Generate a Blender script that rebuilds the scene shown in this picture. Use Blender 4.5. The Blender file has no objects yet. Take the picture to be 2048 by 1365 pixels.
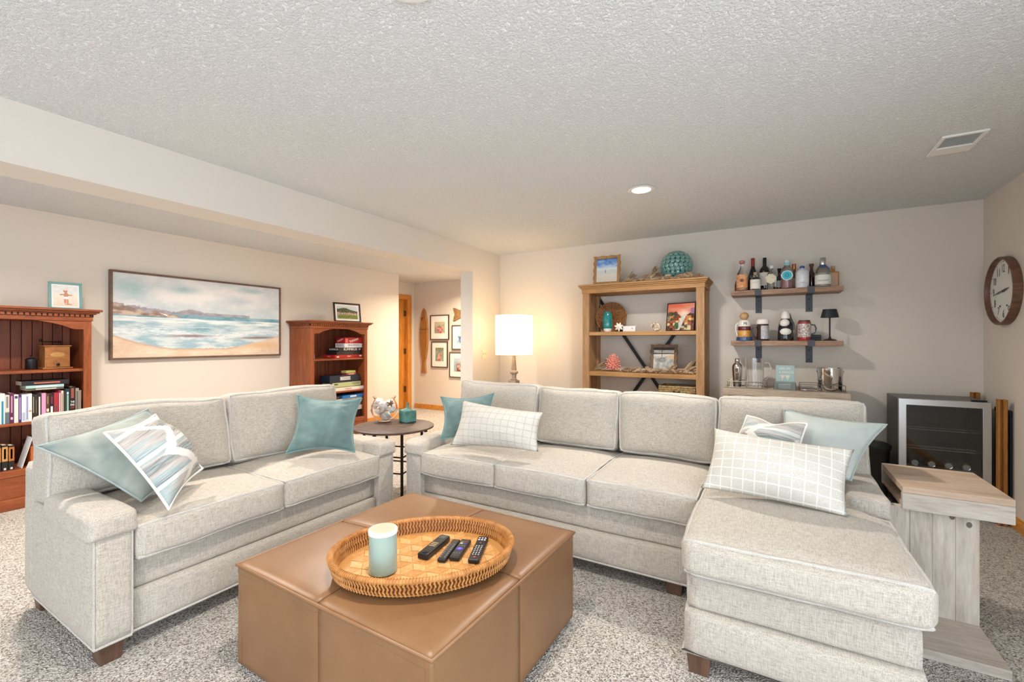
import bpy, bmesh, math, random
from mathutils import Vector, Matrix, noise as mnoise
# ------------------------------------------------------------------ camera, world, light, exposure
scn = bpy.context.scene
COL = scn.collection
FPX, HOR, CAMZ = 890.0, 684.0, 1.28          # focal length in px of the 2048x1365 frame, horizon row, eye height
YAW = math.atan(521 / FPX)
cam_data = bpy.data.cameras.new('camera'); cam = bpy.data.objects.new('camera', cam_data); COL.objects.link(cam)
cam.location = (0, 0, CAMZ); cam.rotation_euler = (math.pi / 2, 0, YAW)
cam_data.sensor_width = 36; cam_data.lens = FPX / 2048 * 36; cam_data.shift_y = (HOR - 682.5) / 2048
cam_data.clip_start = 0.02
scn.camera = cam
scn.view_settings.view_transform = 'Standard'; scn.view_settings.look = 'None'
scn.view_settings.gamma = 1; scn.view_settings.use_curve_mapping = False
scn.view_settings.exposure = 0.68
world = bpy.data.worlds.new('world'); scn.world = world; world.use_nodes = True
bg = world.node_tree.nodes['Background']; bg.inputs[0].default_value = (0.62, 0.78, 1.0, 1); bg.inputs[1].default_value = 0.6
def area_light(name, loc, rot, sx, sy, power, color):
    l = bpy.data.lights.new(name, 'AREA'); l.shape = 'RECTANGLE'; l.size = sx; l.size_y = sy; l.energy = power; l.color = color
    o = bpy.data.objects.new(name, l); COL.objects.link(o); o.location = loc; o.rotation_euler = rot
    return o
# daylight entering through the three window openings of the wall behind the camera
WINS = [(-4.7, -3.4), (-2.3, -0.3), (0.0, 1.2)]      # x ranges of the openings, sill .08, head 2.1
YW = -2.6
for (wx0, wx1) in WINS:
    area_light('window_daylight', ((wx0 + wx1) / 2, YW - .06, 1.09), (math.pi / 2, 0, 0), wx1 - wx0, 2.0, 13 * (wx1 - wx0), (0.80, 0.91, 1.0))
# and through the glazed patio opening of the right wall, beside the camera
RW0, RW1 = -2.2, 1.2
area_light('patio_daylight', (1.437 + .05, (RW0 + RW1) / 2, 1.09), (math.pi / 2, 0, math.pi / 2), RW1 - RW0, 2.0, 21 * (RW1 - RW0), (0.80, 0.91, 1.0))
# ------------------------------------------------------------------ room dimensions (metres)
XR, YB, XL, XW, ZC = 1.437, 4.91, -3.055, -5.43, 2.405   # right wall, back wall, beam face, far-left wall, ceiling
# ------------------------------------------------------------------ pixel rays: a pixel gives a direction, the plane gives the distance
FW = (-math.sin(YAW), math.cos(YAW)); RT = (math.cos(YAW), math.sin(YAW))
def ray(u, v):
    s = (u - 1024) / FPX
    return Vector((FW[0] + RT[0] * s, FW[1] + RT[1] * s, (HOR - v) / FPX))
CP = Vector((0, 0, CAMZ))
def onX(u, v, x): d = ray(u, v); return CP + d * (x / d.x)
def onY(u, v, y): d = ray(u, v); return CP + d * (y / d.y)
def onZ(u, v, z): d = ray(u, v); return CP + d * ((z - CAMZ) / d.z)
def onP(u, v, p, n): d = ray(u, v); return CP + d * ((Vector(p) - CP).dot(n) / d.dot(n))
def xat(u, y): return onY(u, HOR, y).x
def zat(u, v, y): return onY(u, v, y).z
# ------------------------------------------------------------------ things, parts, tags
def tag(o, label=None, cat=None, group=None, kind=None):
    if label: o['label'] = label
    if cat: o['category'] = cat
    if group: o['group'] = group
    if kind: o['kind'] = kind
    return o
WM = {}
def thing(name, label, cat, loc=(0, 0, 0), rotz=0, group=None, rot=None):
    o = bpy.data.objects.new(name, None); COL.objects.link(o); o.empty_display_size = .05
    o.location = loc
    if rot is None: rot = (0, 0, rotz)
    o.rotation_euler = rot
    from mathutils import Euler
    WM[o.name] = Matrix.Translation(Vector(loc)) @ Euler(rot).to_matrix().to_4x4()
    return tag(o, label, cat, group)
def R(d): return math.radians(d)
def lin(c):
    if isinstance(c, str): c = tuple(int(c[i:i + 2], 16) for i in (0, 2, 4))
    c = tuple(x / 255 for x in c)
    return tuple(x / 12.92 if x <= .04045 else ((x + .055) / 1.055) ** 2.4 for x in c)
def obj_from_mesh(name, me, mat, parent=None, loc=None, rot=None):
    o = bpy.data.objects.new(name, me); COL.objects.link(o)
    if mat is not None and len(me.materials) == 0: me.materials.append(mat)
    if parent is not None:
        o.parent = parent; WM[o.name] = WM[parent.name]
    else: WM[o.name] = Matrix.Identity(4)
    if loc is not None: o.location = loc
    if rot is not None: o.rotation_euler = rot
    return o
def copy_tree(o, parent=None):
    c = o.copy(); COL.objects.link(c); c.parent = parent
    for ch in list(o.children): copy_tree(ch, c)
    return c
class MB:
    """collects shapes; build() links them as ONE mesh object"""
    def __init__(s): s.v = []; s.f = []; s.M = Matrix.Identity(4)
    def at(s, loc=(0, 0, 0), rot=(0, 0, 0)):
        from mathutils import Euler
        s.M = Matrix.Translation(Vector(loc)) @ Euler(rot).to_matrix().to_4x4(); return s
    def add(s, vs, fs):
        b = len(s.v)
        s.v += [tuple(s.M @ Vector(p)) for p in vs]; s.f += [tuple(b + i for i in q) for q in fs]; return s
    def box(s, x0, x1, y0, y1, z0, z1):
        return s.add([(x0, y0, z0), (x1, y0, z0), (x1, y1, z0), (x0, y1, z0), (x0, y0, z1), (x1, y0, z1), (x1, y1, z1), (x0, y1, z1)],
                     [(3, 2, 1, 0), (4, 5, 6, 7), (0, 1, 5, 4), (1, 2, 6, 5), (2, 3, 7, 6), (3, 0, 4, 7)])
    def bar(s, a, b, w, h, up=(0, 0, 1)):
        a = Vector(a); b = Vector(b); d = (b - a).normalized(); up = Vector(up)
        if abs(d.dot(up)) > .99: up = Vector((0, 1, 0))
        r = d.cross(up).normalized(); u = r.cross(d); vs = []
        for p in (a, b):
            for sx, sz in ((-1, -1), (1, -1), (1, 1), (-1, 1)): vs.append(p + r * sx * w / 2 + u * sz * h / 2)
        return s.add(vs, [(3, 2, 1, 0), (4, 5, 6, 7), (0, 1, 5, 4), (1, 2, 6, 5), (2, 3, 7, 6), (3, 0, 4, 7)])
    def lathe(s, prof, n=24, sx=1, sy=1, a0=0):
        vs = []; fs = []; k = len(prof)
        for (r, z) in prof:
            for i in range(n):
                a = a0 + 2 * math.pi * i / n; vs.append((r * math.cos(a) * sx, r * math.sin(a) * sy, z))
        for j in range(k - 1):
            for i in range(n):
                i2 = (i + 1) % n; fs.append((j * n + i, j * n + i2, (j + 1) * n + i2, (j + 1) * n + i))
        ring = (abs(prof[0][0] - prof[-1][0]) < 1e-9 and abs(prof[0][1] - prof[-1][1]) < 1e-9)
        if prof[0][0] > 1e-6 and not ring and prof[1][0] > 1e-6: fs.append(tuple(range(n - 1, -1, -1)))
        if prof[-1][0] > 1e-6 and not ring and prof[-2][0] > 1e-6: fs.append(tuple((k - 1) * n + i for i in range(n)))
        return s.add(vs, fs)
    def tube(s, pts, r, n=6, closed=False):
        pts = [Vector(p) for p in pts]; m = len(pts); vs = []; fs = []
        rr = r if isinstance(r, (list, tuple)) else [r] * m
        prev = None
        for i, p in enumerate(pts):
            a = pts[i - 1] if (i > 0 or closed) else p; b = pts[(i + 1) % m] if (i < m - 1 or closed) else p
            d = (b - a)
            d = d.normalized() if d.length > 1e-9 else Vector((0, 0, 1))
            if prev is None:
                ref = Vector((0, 0, 1)) if abs(d.z) < .9 else Vector((1, 0, 0))
                u = d.cross(ref).normalized()
            else:
                u = prev - d * prev.dot(d); u = u.normalized() if u.length > 1e-6 else d.orthogonal().normalized()
            prev = u; w = d.cross(u)
            for k in range(n):
                t = 2 * math.pi * k / n; vs.append(p + u * math.cos(t) * rr[i] + w * math.sin(t) * rr[i])
        for i in range(m if closed else m - 1):
            j = (i + 1) % m
            for k in range(n):
                k2 = (k + 1) % n; fs.append((i * n + k, i * n + k2, j * n + k2, j * n + k))
        if not closed:
            fs.append(tuple(range(n - 1, -1, -1))); fs.append(tuple((m - 1) * n + k for k in range(n)))
        return s.add(vs, fs)
    def prism(s, poly, z0, z1):
        n = len(poly)
        vs = [(x, y, z0) for x, y in poly] + [(x, y, z1) for x, y in poly]
        fs = [tuple(range(n - 1, -1, -1)), tuple(range(n, 2 * n))] + [(i, (i + 1) % n, n + (i + 1) % n, n + i) for i in range(n)]
        return s.add(vs, fs)
    def ball(s, c, rx, ry=None, rz=None, n=12, m=8):
        ry = ry or rx; rz = rz or rx; c = Vector(c); vs = [c + Vector((0, 0, -rz))]; fs = []
        for j in range(1, m):
            t = -math.pi / 2 + math.pi * j / m
            for i in range(n):
                a = 2 * math.pi * i / n; vs.append(c + Vector((rx * math.cos(t) * math.cos(a), ry * math.cos(t) * math.sin(a), rz * math.sin(t))))
        vs.append(c + Vector((0, 0, rz))); top = len(vs) - 1
        for i in range(n):
            fs.append((0, 1 + (i + 1) % n, 1 + i)); fs.append((top, 1 + (m - 2) * n + i, 1 + (m - 2) * n + (i + 1) % n))
        for j in range(m - 2):
            for i in range(n):
                a = 1 + j * n; fs.append((a + i, a + (i + 1) % n, a + n + (i + 1) % n, a + n + i))
        return s.add(vs, fs)
    def mesh(s, name, smooth=None):
        me = bpy.data.meshes.new(name); me.from_pydata(s.v, [], s.f); me.update()
        bm = bmesh.new(); bm.from_mesh(me); bmesh.ops.recalc_face_normals(bm, faces=bm.faces); bm.to_mesh(me); bm.free()
        if smooth:
            me.polygons.foreach_set('use_smooth', [True] * len(me.polygons)); me.set_sharp_from_angle(angle=R(smooth))
        return me
    def build(s, name, mat, parent=None, world=False, smooth=None, bevel=None, seg=2, loc=None, rot=None):
        if world and parent is not None:
            inv = WM[parent.name].inverted(); s.v = [tuple(inv @ Vector(p)) for p in s.v]
        o = obj_from_mesh(name, s.mesh(name, smooth), mat, parent, loc, rot)
        if bevel:
            b = o.modifiers.new('bevel', 'BEVEL'); b.width = bevel; b.segments = seg; b.limit_method = 'ANGLE'; b.angle_limit = R(35)
            if seg > 1:
                o.data.polygons.foreach_set('use_smooth', [True] * len(o.data.polygons)); b.harden_normals = True
        return o
# ------------------------------------------------------------------ materials
MATS = {}
def nodes(name):
    m = bpy.data.materials.new(name); m.use_nodes = True; nt = m.node_tree; MATS[name] = m
    return m, nt, nt.nodes['Principled BSDF']
def ramp(nt, fac, stops):
    r = nt.nodes.new('ShaderNodeValToRGB'); e = r.color_ramp.elements
    while len(e) < len(stops): e.new(.5)
    for i, (p, c) in enumerate(stops): e[i].position = p; e[i].color = (*c, 1)
    nt.links.new(fac, r.inputs[0]); return r.outputs[0]
def coords(nt, scale=(1, 1, 1), kind='Object'):
    t = nt.nodes.new('ShaderNodeTexCoord'); mp = nt.nodes.new('ShaderNodeMapping'); mp.inputs['Scale'].default_value = scale
    nt.links.new(t.outputs[kind], mp.inputs[0]); return mp.outputs[0]
def noise_tex(nt, vec, scale, detail=3, rough=.5, dist=0):
    n = nt.nodes.new('ShaderNodeTexNoise'); n.inputs['Scale'].default_value = scale; n.inputs['Detail'].default_value = detail
    n.inputs['Roughness'].default_value = rough; n.inputs['Distortion'].default_value = dist; nt.links.new(vec, n.inputs['Vector']); return n.outputs[0]
def bump(nt, bsdf, height, strength, dist):
    b = nt.nodes.new('ShaderNodeBump'); b.inputs['Strength'].default_value = strength; b.inputs['Distance'].default_value = dist
    nt.links.new(height, b.inputs['Height']); nt.links.new(b.outputs[0], bsdf.inputs['Normal'])
def plain(name, c, rough=.5, metal=0, spec=.5, c2=None, vs=8, trans=0, ior=1.45, emit=None, es=0, bmp=None, sheen=0, coat=0, alpha=1):
    if name in MATS: return MATS[name]
    m, nt, b = nodes(name)
    b.inputs['Base Color'].default_value = (*lin(c), 1); b.inputs['Roughness'].default_value = rough; b.inputs['Metallic'].default_value = metal
    b.inputs['Specular IOR Level'].default_value = spec; b.inputs['Transmission Weight'].default_value = trans; b.inputs['IOR'].default_value = ior
    b.inputs['Sheen Weight'].default_value = sheen; b.inputs['Coat Weight'].default_value = coat; b.inputs['Alpha'].default_value = alpha
    if emit: b.inputs['Emission Color'].default_value = (*lin(emit), 1); b.inputs['Emission Strength'].default_value = es
    if c2:
        v = coords(nt); n = noise_tex(nt, v, vs, 4)
        nt.links.new(ramp(nt, n, [(.35, lin(c)), (.65, lin(c2))]), b.inputs['Base Color'])
    if bmp:
        v = coords(nt); bump(nt, b, noise_tex(nt, v, bmp[0], 4), bmp[1], bmp[2])
    return m
def wood(name, dark, mid, light, scale=3, stretch=(1, 1, .12), rough=.45, bmp=.15, knots=0):
    m, nt, b = nodes(name); b.inputs['Roughness'].default_value = rough
    v = coords(nt, tuple(scale * 6 * s for s in stretch)); n = noise_tex(nt, v, 1.6, 6, .62, .8)
    v2 = coords(nt, tuple(scale * 60 * s for s in stretch)); n2 = noise_tex(nt, v2, 1.0, 3, .6)
    mx = nt.nodes.new('ShaderNodeMath'); mx.operation = 'MULTIPLY_ADD'; mx.inputs[1].default_value = .35; nt.links.new(n2, mx.inputs[0])
    m2 = nt.nodes.new('ShaderNodeMath'); m2.operation = 'MULTIPLY'; m2.inputs[1].default_value = .68; nt.links.new(n, m2.inputs[0]); nt.links.new(m2.outputs[0], mx.inputs[2])
    nt.links.new(ramp(nt, mx.outputs[0], [(.32, lin(dark)), (.5, lin(mid)), (.7, lin(light))]), b.inputs['Base Color'])
    bump(nt, b, n2, bmp, .002); return m
def linen(name, dark, mid, light, sc=1.0):
    m, nt, b = nodes(name); b.inputs['Roughness'].default_value = .95; b.inputs['Specular IOR Level'].default_value = .15; b.inputs['Sheen Weight'].default_value = .15
    outs = []
    for st in ((30, 420, 420), (420, 420, 30), (420, 30, 420)):
        outs.append(noise_tex(nt, coords(nt, tuple(s * sc for s in st)), 1.0, 2, .6))
    a = nt.nodes.new('ShaderNodeMath'); a.operation = 'ADD'; nt.links.new(outs[0], a.inputs[0]); nt.links.new(outs[1], a.inputs[1])
    a2 = nt.nodes.new('ShaderNodeMath'); a2.operation = 'ADD'; nt.links.new(a.outputs[0], a2.inputs[0]); nt.links.new(outs[2], a2.inputs[1])
    d = nt.nodes.new('ShaderNodeMath'); d.operation = 'DIVIDE'; d.inputs[1].default_value = 3; nt.links.new(a2.outputs[0], d.inputs[0])
    nt.links.new(ramp(nt, d.outputs[0], [(.38, lin(dark)), (.5, lin(mid)), (.62, lin(light))]), b.inputs['Base Color'])
    bump(nt, b, d.outputs[0], .35, .003); return m
def velvet(name, c, c2):
    m, nt, b = nodes(name); b.inputs['Roughness'].default_value = .75; b.inputs['Specular IOR Level'].default_value = .2
    b.inputs['Sheen Weight'].default_value = .6; b.inputs['Sheen Roughness'].default_value = .35; b.inputs['Sheen Tint'].default_value = (*lin('dfeeee'), 1)
    n = noise_tex(nt, coords(nt), 7, 3, .5, .6); nt.links.new(ramp(nt, n, [(.35, lin(c)), (.7, lin(c2))]), b.inputs['Base Color'])
    bump(nt, b, noise_tex(nt, coords(nt), 500, 2), .08, .002); return m
def printed(name='printed_colour', rough=.55):
    if name in MATS: return MATS[name]
    m, nt, b = nodes(name); a = nt.nodes.new('ShaderNodeAttribute'); a.attribute_name = 'ink'; nt.links.new(a.outputs['Color'], b.inputs['Base Color'])
    b.inputs['Roughness'].default_value = rough; b.inputs['Specular IOR Level'].default_value = .25; return m
def panel_print(name, o, ex, ey, nx, ny, fn, parent, world=True, rough=.55, relief=None):
    """flat printed or painted sheet from corner o spanned by ex (right) and ey (up); fn(u,v) -> sRGB"""
    o = Vector(o); ex = Vector(ex); ey = Vector(ey); nn = ex.cross(ey).normalized(); vs = []; fs = []; cs = []
    for j in range(ny + 1):
        for i in range(nx + 1):
            u, v = i / nx, j / ny; vs.append(o + ex * u + ey * v); cs += [*lin(tuple(max(0, min(255, q)) for q in fn(u, v))), 1]
    for j in range(ny):
        for i in range(nx): a = j * (nx + 1) + i; fs.append((a, a + 1, a + nx + 2, a + nx + 1))
    if world and parent is not None: inv = WM[parent.name].inverted(); vs = [inv @ p for p in vs]
    me = bpy.data.meshes.new(name); me.from_pydata([tuple(p) for p in vs], [], fs)
    at = me.color_attributes.new('ink', 'FLOAT_COLOR', 'POINT'); at.data.foreach_set('color', cs); me.update()
    return obj_from_mesh(name, me, printed('printed_colour' if rough == .55 else 'printed_gloss', rough), parent)
def mixc(a, b, t): t = max(0, min(1, t)); return tuple(x + (y - x) * t for x, y in zip(a, b))
def fbm(x, y, z=0, o=4): return mnoise.fractal(Vector((x, y, z)), 1.0, 2.0, o)
def letters(name, txt, mat, parent, o, ex, ey, size, world=True, width=None, lift=.0008, align='CENTER'):
    """flat lettering centred at o, reading along ex with its top towards ey"""
    cu = bpy.data.curves.new('t', 'FONT'); cu.body = txt; cu.size = 1; cu.resolution_u = 2; cu.align_x = align; cu.align_y = 'CENTER'
    ob = bpy.data.objects.new('t', cu); me = bpy.data.meshes.new_from_object(ob); bpy.data.objects.remove(ob); bpy.data.curves.remove(cu)
    me.materials.clear()
    ex = Vector(ex).normalized(); ey = Vector(ey).normalized(); nn = ex.cross(ey); o = Vector(o)
    xs = [v.co.x for v in me.vertices] or [0]; ys = [v.co.y for v in me.vertices] or [0]
    w = max(xs) - min(xs) or 1; h = max(ys) - min(ys) or 1; sy = size / h; sx = (width / w) if width else sy
    cx = (max(xs) + min(xs)) / 2; cy = (max(ys) + min(ys)) / 2
    inv = WM[parent.name].inverted() if (world and parent) else Matrix.Identity(4)
    for v in me.vertices: v.co = inv @ (o + ex * (v.co.x - cx) * sx + ey * (v.co.y - cy) * sy + nn * lift)
    me.update(); return obj_from_mesh(name, me, mat, parent)
# soft upholstered box: p in [-1,1]^3 -> position
def soft_map(b, r, bul, warp=None, tf=None):
    x0, x1, y0, y1, z0, z1 = b; c = Vector(((x0 + x1) / 2, (y0 + y1) / 2, (z0 + z1) / 2)); h = Vector(((x1 - x0) / 2, (y1 - y0) / 2, (z1 - z0) / 2))
    def f(p):
        q = Vector((p[0] * h.x, p[1] * h.y, p[2] * h.z)); inn = Vector([max(-h[i] + r, min(h[i] - r, q[i])) for i in range(3)])
        d = q - inn
        if d.length > r: q = inn + d.normalized() * r
        wx = (1 - p[0] ** 4); wy = (1 - p[1] ** 4); wz = (1 - p[2] ** 4)
        q.x += bul[0] * p[0] * wy * wz; q.y += bul[1] * p[1] * wx * wz; q.z += bul[2] * p[2] * (1 - p[0] ** 2) ** .8 * (1 - p[1] ** 2) ** .8 if abs(p[0]) < 1 and abs(p[1]) < 1 else 0
        q += c
        if warp: q = warp(q, p)
        if tf: q = tf @ q
        return q
    return f
def soft_box(name, b, mat, parent, r=.03, bul=(0, 0, 0), n=10, warp=None, tf=None, pipe=None, pmat=None, wob=.003, seed=0, world=True, axis=2):
    f = soft_map(b, r, bul, warp, tf)
    bm = bmesh.new(); bmesh.ops.create_cube(bm, size=2); bmesh.ops.subdivide_edges(bm, edges=bm.edges[:], cuts=n, use_grid_fill=True)
    inv = WM[parent.name].inverted() if (world and parent) else Matrix.Identity(4)
    def g(p):
        q = f(p)
        if wob: q = q + Vector((fbm(q.x * 3 + seed, q.y * 3, q.z * 3), fbm(q.x * 3, q.y * 3 + seed + 7, q.z * 3), fbm(q.x * 3, q.y * 3, q.z * 3 + seed + 3))) * wob
        return inv @ q
    # crowd the rows towards the edges so the rounding is smooth
    def ease(t): return math.copysign(abs(t) ** .7, t)
    for v in bm.verts: v.co = g((ease(v.co.x), ease(v.co.y), ease(v.co.z)))
    me = bpy.data.meshes.new(name); bm.to_mesh(me); bm.free(); me.polygons.foreach_set('use_smooth', [True] * len(me.polygons))
    o = obj_from_mesh(name, me, mat, parent)
    if pipe:
        for sgn in (-1, 1):
            path = []; N = 14
            for k in range(4):
                for i in range(N):
                    t = -1 + 2 * i / N
                    e = [(t, -1), (1, t), (-t, 1), (-1, -t)][k]
                    p = {2: (e[0], e[1], sgn), 1: (e[0], sgn, e[1]), 0: (sgn, e[0], e[1])}[axis]
                    path.append(g(p))
            pm = MB().tube(path, pipe, 6, True); po = pm.build('piping', pmat or mat, o, smooth=60)
    return o
# ------------------------------------------------------------------ shared materials
def wall_paint(name, c):
    m, nt, b = nodes(name); b.inputs['Base Color'].default_value = (*lin(c), 1); b.inputs['Roughness'].default_value = .85; b.inputs['Specular IOR Level'].default_value = .25
    bump(nt, b, noise_tex(nt, coords(nt), 220, 3), .05, .002); return m
WALL = wall_paint('wall_paint_greige', 'dbd2c7')
m, nt, b = nodes('popcorn_ceiling'); b.inputs['Base Color'].default_value = (*lin('f8f8f6'), 1); b.inputs['Roughness'].default_value = .95; b.inputs['Specular IOR Level'].default_value = .1
v = coords(nt); n1 = noise_tex(nt, v, 95, 4, .65); nt.links.new(ramp(nt, n1, [(.42, (0, 0, 0)), (.62, (1, 1, 1))]), nt.nodes.new('ShaderNodeMath').inputs[0])
bump(nt, b, ramp(nt, n1, [(.40, (0, 0, 0)), (.66, (1, 1, 1))]), .75, .012); POP = m
m, nt, b = nodes('speckled_carpet'); b.inputs['Roughness'].default_value = 1; b.inputs['Specular IOR Level'].default_value = .05; b.inputs['Sheen Weight'].default_value = .2
v = coords(nt); vo = nt.nodes.new('ShaderNodeTexVoronoi'); vo.inputs['Scale'].default_value = 170; nt.links.new(v, vo.inputs['Vector'])
sp = nt.nodes.new('ShaderNodeSeparateColor'); nt.links.new(vo.outputs['Color'], sp.inputs[0])
big = noise_tex(nt, v, 5, 3, .6)
col = ramp(nt, sp.outputs[0], [(0, lin('6f6459')), (.18, lin('a2968a')), (.42, lin('cbc1b6')), (.75, lin('e4dcd2')), (1, lin('f0eae2'))])
mx = nt.nodes.new('ShaderNodeMixRGB'); mx.blend_type = 'MULTIPLY'; mx.inputs[0].default_value = .5; nt.links.new(col, mx.inputs[1])
nt.links.new(ramp(nt, big, [(.3, (.86, .86, .86)), (.7, (1, 1, 1))]), mx.inputs[2]); nt.links.new(mx.outputs[0], b.inputs['Base Color'])
bump(nt, b, vo.outputs['Distance'], .9, .012); CARPET = m
OAK = wood('honey_oak_trim', 'a8681f', 'cf8a3a', 'dfa355', 2.2, (1, .15, 1), .4, .08)
OAKZ = wood('honey_oak_upright', 'a8681f', 'cf8a3a', 'dfa355', 2.2, (1, 1, .12), .4, .08)
WHITE = plain('white_paint', 'eceae6', .5)
BLACK = plain('black_metal', '17171a', .45, .3)
GREYMETAL = plain('dark_grey_iron', '4a4a4f', .5, .5)
STEEL = plain('brushed_steel', 'b9b9b8', .28, 1)
CHROME = plain('polished_chrome', 'd6d4d2', .06, 1)
GLASS = plain('clear_glass', 'ffffff', .02, 0, .5, trans=1, ior=1.45)
BRASS = plain('aged_hinge_metal', '6e5a42', .4, .8)
PAPER = plain('mat_board_white', 'f1efe9', .8)
INK = plain('black_ink', '1b1a1a', .6); WINK = plain('white_ink', 'f4f1ec', .6)
def struct(o): o['kind'] = 'structure'; return o
# ------------------------------------------------------------------ room shell
struct(MB().box(-8, XR + .12, -2.8, 6.7, -.1, 0).build('floor', CARPET))
struct(MB().box(-8, XR + .12, -2.8, 6.7, ZC, ZC + .12).build('ceiling', POP))
struct(MB().box(XL, XR + .12, YB, YB + .12, 0, ZC).build('wall_back', WALL))
struct(MB().box(XR, XR + .12, -2.72, RW0, 0, ZC).box(XR, XR + .12, RW1, YB, 0, ZC).box(XR, XR + .12, RW0, RW1, 0, .08).box(XR, XR + .12, RW0, RW1, 2.1, ZC).build('wall_right', WALL))
struct(MB().box(XW - .12, XW, -2.72, 5.5, 0, ZC).build('wall_left', WALL))
struct(MB().box(XL - .176, XL, 4.30, 6.49, 0, ZC).build('wall_divider', WALL))
struct(MB().box(XL - .265, XL, -2.6, 4.30, 2.11, ZC).build('trim_1', WALL)).__setitem__('label', 'boxed ceiling beam painted like the wall')
struct(MB().box(-8, XL, 6.49, 6.61, 0, ZC).build('wall_hall', WALL))
w = MB(); xs = [-5.55] + [q for p in WINS for q in p] + [XR]
for i in range(0, len(xs), 2): w.box(xs[i], xs[i + 1], YW - .12, YW, 0, ZC)
for (a, b_) in WINS: w.box(a, b_, YW - .12, YW, 0, .08); w.box(a, b_, YW - .12, YW, 2.1, ZC)
struct(w.build('wall_front', WALL))
for k, (a, b_) in enumerate(WINS):
    wf = MB().box(a - .05, b_ + .05, YW, YW + .03, .02, .08).box(a - .05, b_ + .05, YW, YW + .03, 2.1, 2.16).box(a - .05, a, YW, YW + .03, .08, 2.1).box(b_, b_ + .05, YW, YW + .03, .08, 2.1).box((a + b_) / 2 - .02, (a + b_) / 2 + .02, YW - .05, YW - .01, .08, 2.1)
    struct(wf.build('window_%d' % (k + 1), OAK))
struct(MB().box(XR - .03, XR, RW0 - .05, RW0, 0, 2.16).box(XR - .03, XR, RW1, RW1 + .05, 0, 2.16).box(XR - .03, XR, RW0, RW1, 2.1, 2.16).box(XR + .01, XR + .04, (RW0 + RW1) / 2 - .03, (RW0 + RW1) / 2 + .03, .08, 2.1).build('window_4', OAK))
# hall side wall with the oak door
HX = -6.0
struct(MB().box(HX - .12, HX, 6.33, 6.49, 0, ZC).box(HX - .12, HX, 5.4, 6.33, 2.1, ZC).box(HX - .12, HX, 5.38, 5.5, 0, 2.1).build('wall_hall_side', WALL))
struct(MB().box(HX - .12, XW - .12, 5.38, 5.5, 0, ZC).build('wall_hall_end', WALL))
d = thing('door_1', None, None, (HX - .06, 5.92, 0)); struct(d)
MB().box(HX - .115, HX - .08, 5.525, 6.305, .01, 2.075).build('leaf', OAKZ, d, True, bevel=.003)
MB().box(HX - .12, HX + .012, 6.305, 6.33, 0, 2.1).box(HX - .12, HX + .012, 5.5, 5.525, 0, 2.1).build('jamb', OAKZ, d, True)
MB().box(HX - .12, HX + .012, 5.525, 6.305, 2.075, 2.1).build('head_jamb', OAK, d, True)
MB().box(HX, HX + .018, 6.325, 6.405, 0, 2.17).build('casing', OAKZ, d, True, bevel=.006)
MB().box(HX, HX + .018, 5.505, 6.325, 2.095, 2.17).build('head_casing', OAK, d, True, bevel=.006)
for hz in (.38, 1.1, 1.82):
    MB().box(HX - .079, HX - .03, 6.298, 6.305, hz - .05, hz + .05).at((HX - .07, 6.295, hz - .055)).lathe([(.009, 0), (.009, .11)], 10).build('hinge', BRASS, d, True, smooth=40)
def baseboard(name, x0, x1, y0, y1):
    m = MB().box(x0, x1, y0, y1, 0, .075)
    if x1 - x0 > y1 - y0: m.box(x0, x1, (y0 + y1) / 2 if name != 'baseboard_x' else y0, y1, .075, .09)
    else: m.box((x0 + x1) / 2, x1, y0, y1, .075, .09)
    return struct(m.build(name, OAK, bevel=.004))
baseboard('baseboard_hall', HX + .02, XL - .176, 6.475, 6.49)
baseboard('baseboard_right', XR - .016, XR, RW1 + .05, YB - .016)
baseboard('baseboard_back', XL + .016, XR - .016, YB - .016, YB)
baseboard('baseboard_left', XW, XW + .016, -2.6, 5.5)
# ------------------------------------------------------------------ ceiling fixtures
LENS = plain('lit_lens', 'ffffff', .4, emit='fff1dc', es=9)
def can_light(x, y, label, power, color=(1, .93, .84), group='recessed ceiling lights'):
    t = thing('recessed_light', label, 'ceiling light', (x, y, ZC), group=group)
    MB().lathe([(.066, 0), (.092, -.002), (.097, -.007), (.088, -.011), (.068, -.009), (.066, -.006), (.066, 0)], 36).build('trim_ring', WHITE, t, smooth=50)
    MB().lathe([(0, -.004), (.066, -.005)], 32).build('lens', LENS, t)
    l = bpy.data.lights.new('recessed_light_beam', 'AREA'); l.shape = 'DISK'; l.size = .13; l.energy = power; l.color = color; l.spread = R(150)
    o = bpy.data.objects.new('recessed_light_beam', l); COL.objects.link(o); o.parent = t; o.location = (0, 0, -.014)
    return t
can_light(-.834, 3.31, 'lit round recessed ceiling light in front of the rustic bookshelf', 20)
can_light(-.975, 1.02, 'recessed ceiling light above the leather ottoman', 12)
can_light(-.975, -.9, 'recessed ceiling light behind the viewer near the windows', 13)
can_light(-3.68, 2.7, 'recessed ceiling light washing the wall over the seascape', 32, (1, .90, .80))
can_light(-3.68, .9, 'recessed ceiling light over the bookcase of books', 26, (1, .90, .80))
can_light(-4.3, 5.7, 'recessed hallway ceiling light near the framed photos', 42, (1, .80, .58))
# ceiling vent
t = thing('ceiling_vent', 'white ceiling air vent with grey louvres near the right wall', 'vent', (.895, 3.435, ZC))
MB().box(-.095, .095, .035, .148, -.012, 0).box(-.095, .095, -.148, -.125, -.012, 0).box(-.095, -.075, -.125, .035, -.012, 0).box(.075, .095, -.125, .035, -.012, 0).build('frame', WHITE, t, bevel=.004)
MB().box(-.075, .075, -.125, .035, -.002, -.0005).build('duct_opening', plain('vent_shadow_grey', 'b9bdbc', .8), t)
for i in range(9):
    y = -.118 + i * .0185
    MB().at((0, y, -.007), (R(14), 0, 0)).box(-.075, .075, -.0085, .0085, -.0006, .0006).build('louvre', plain('vent_grey', 'd9dcdb', .5), t)
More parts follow.
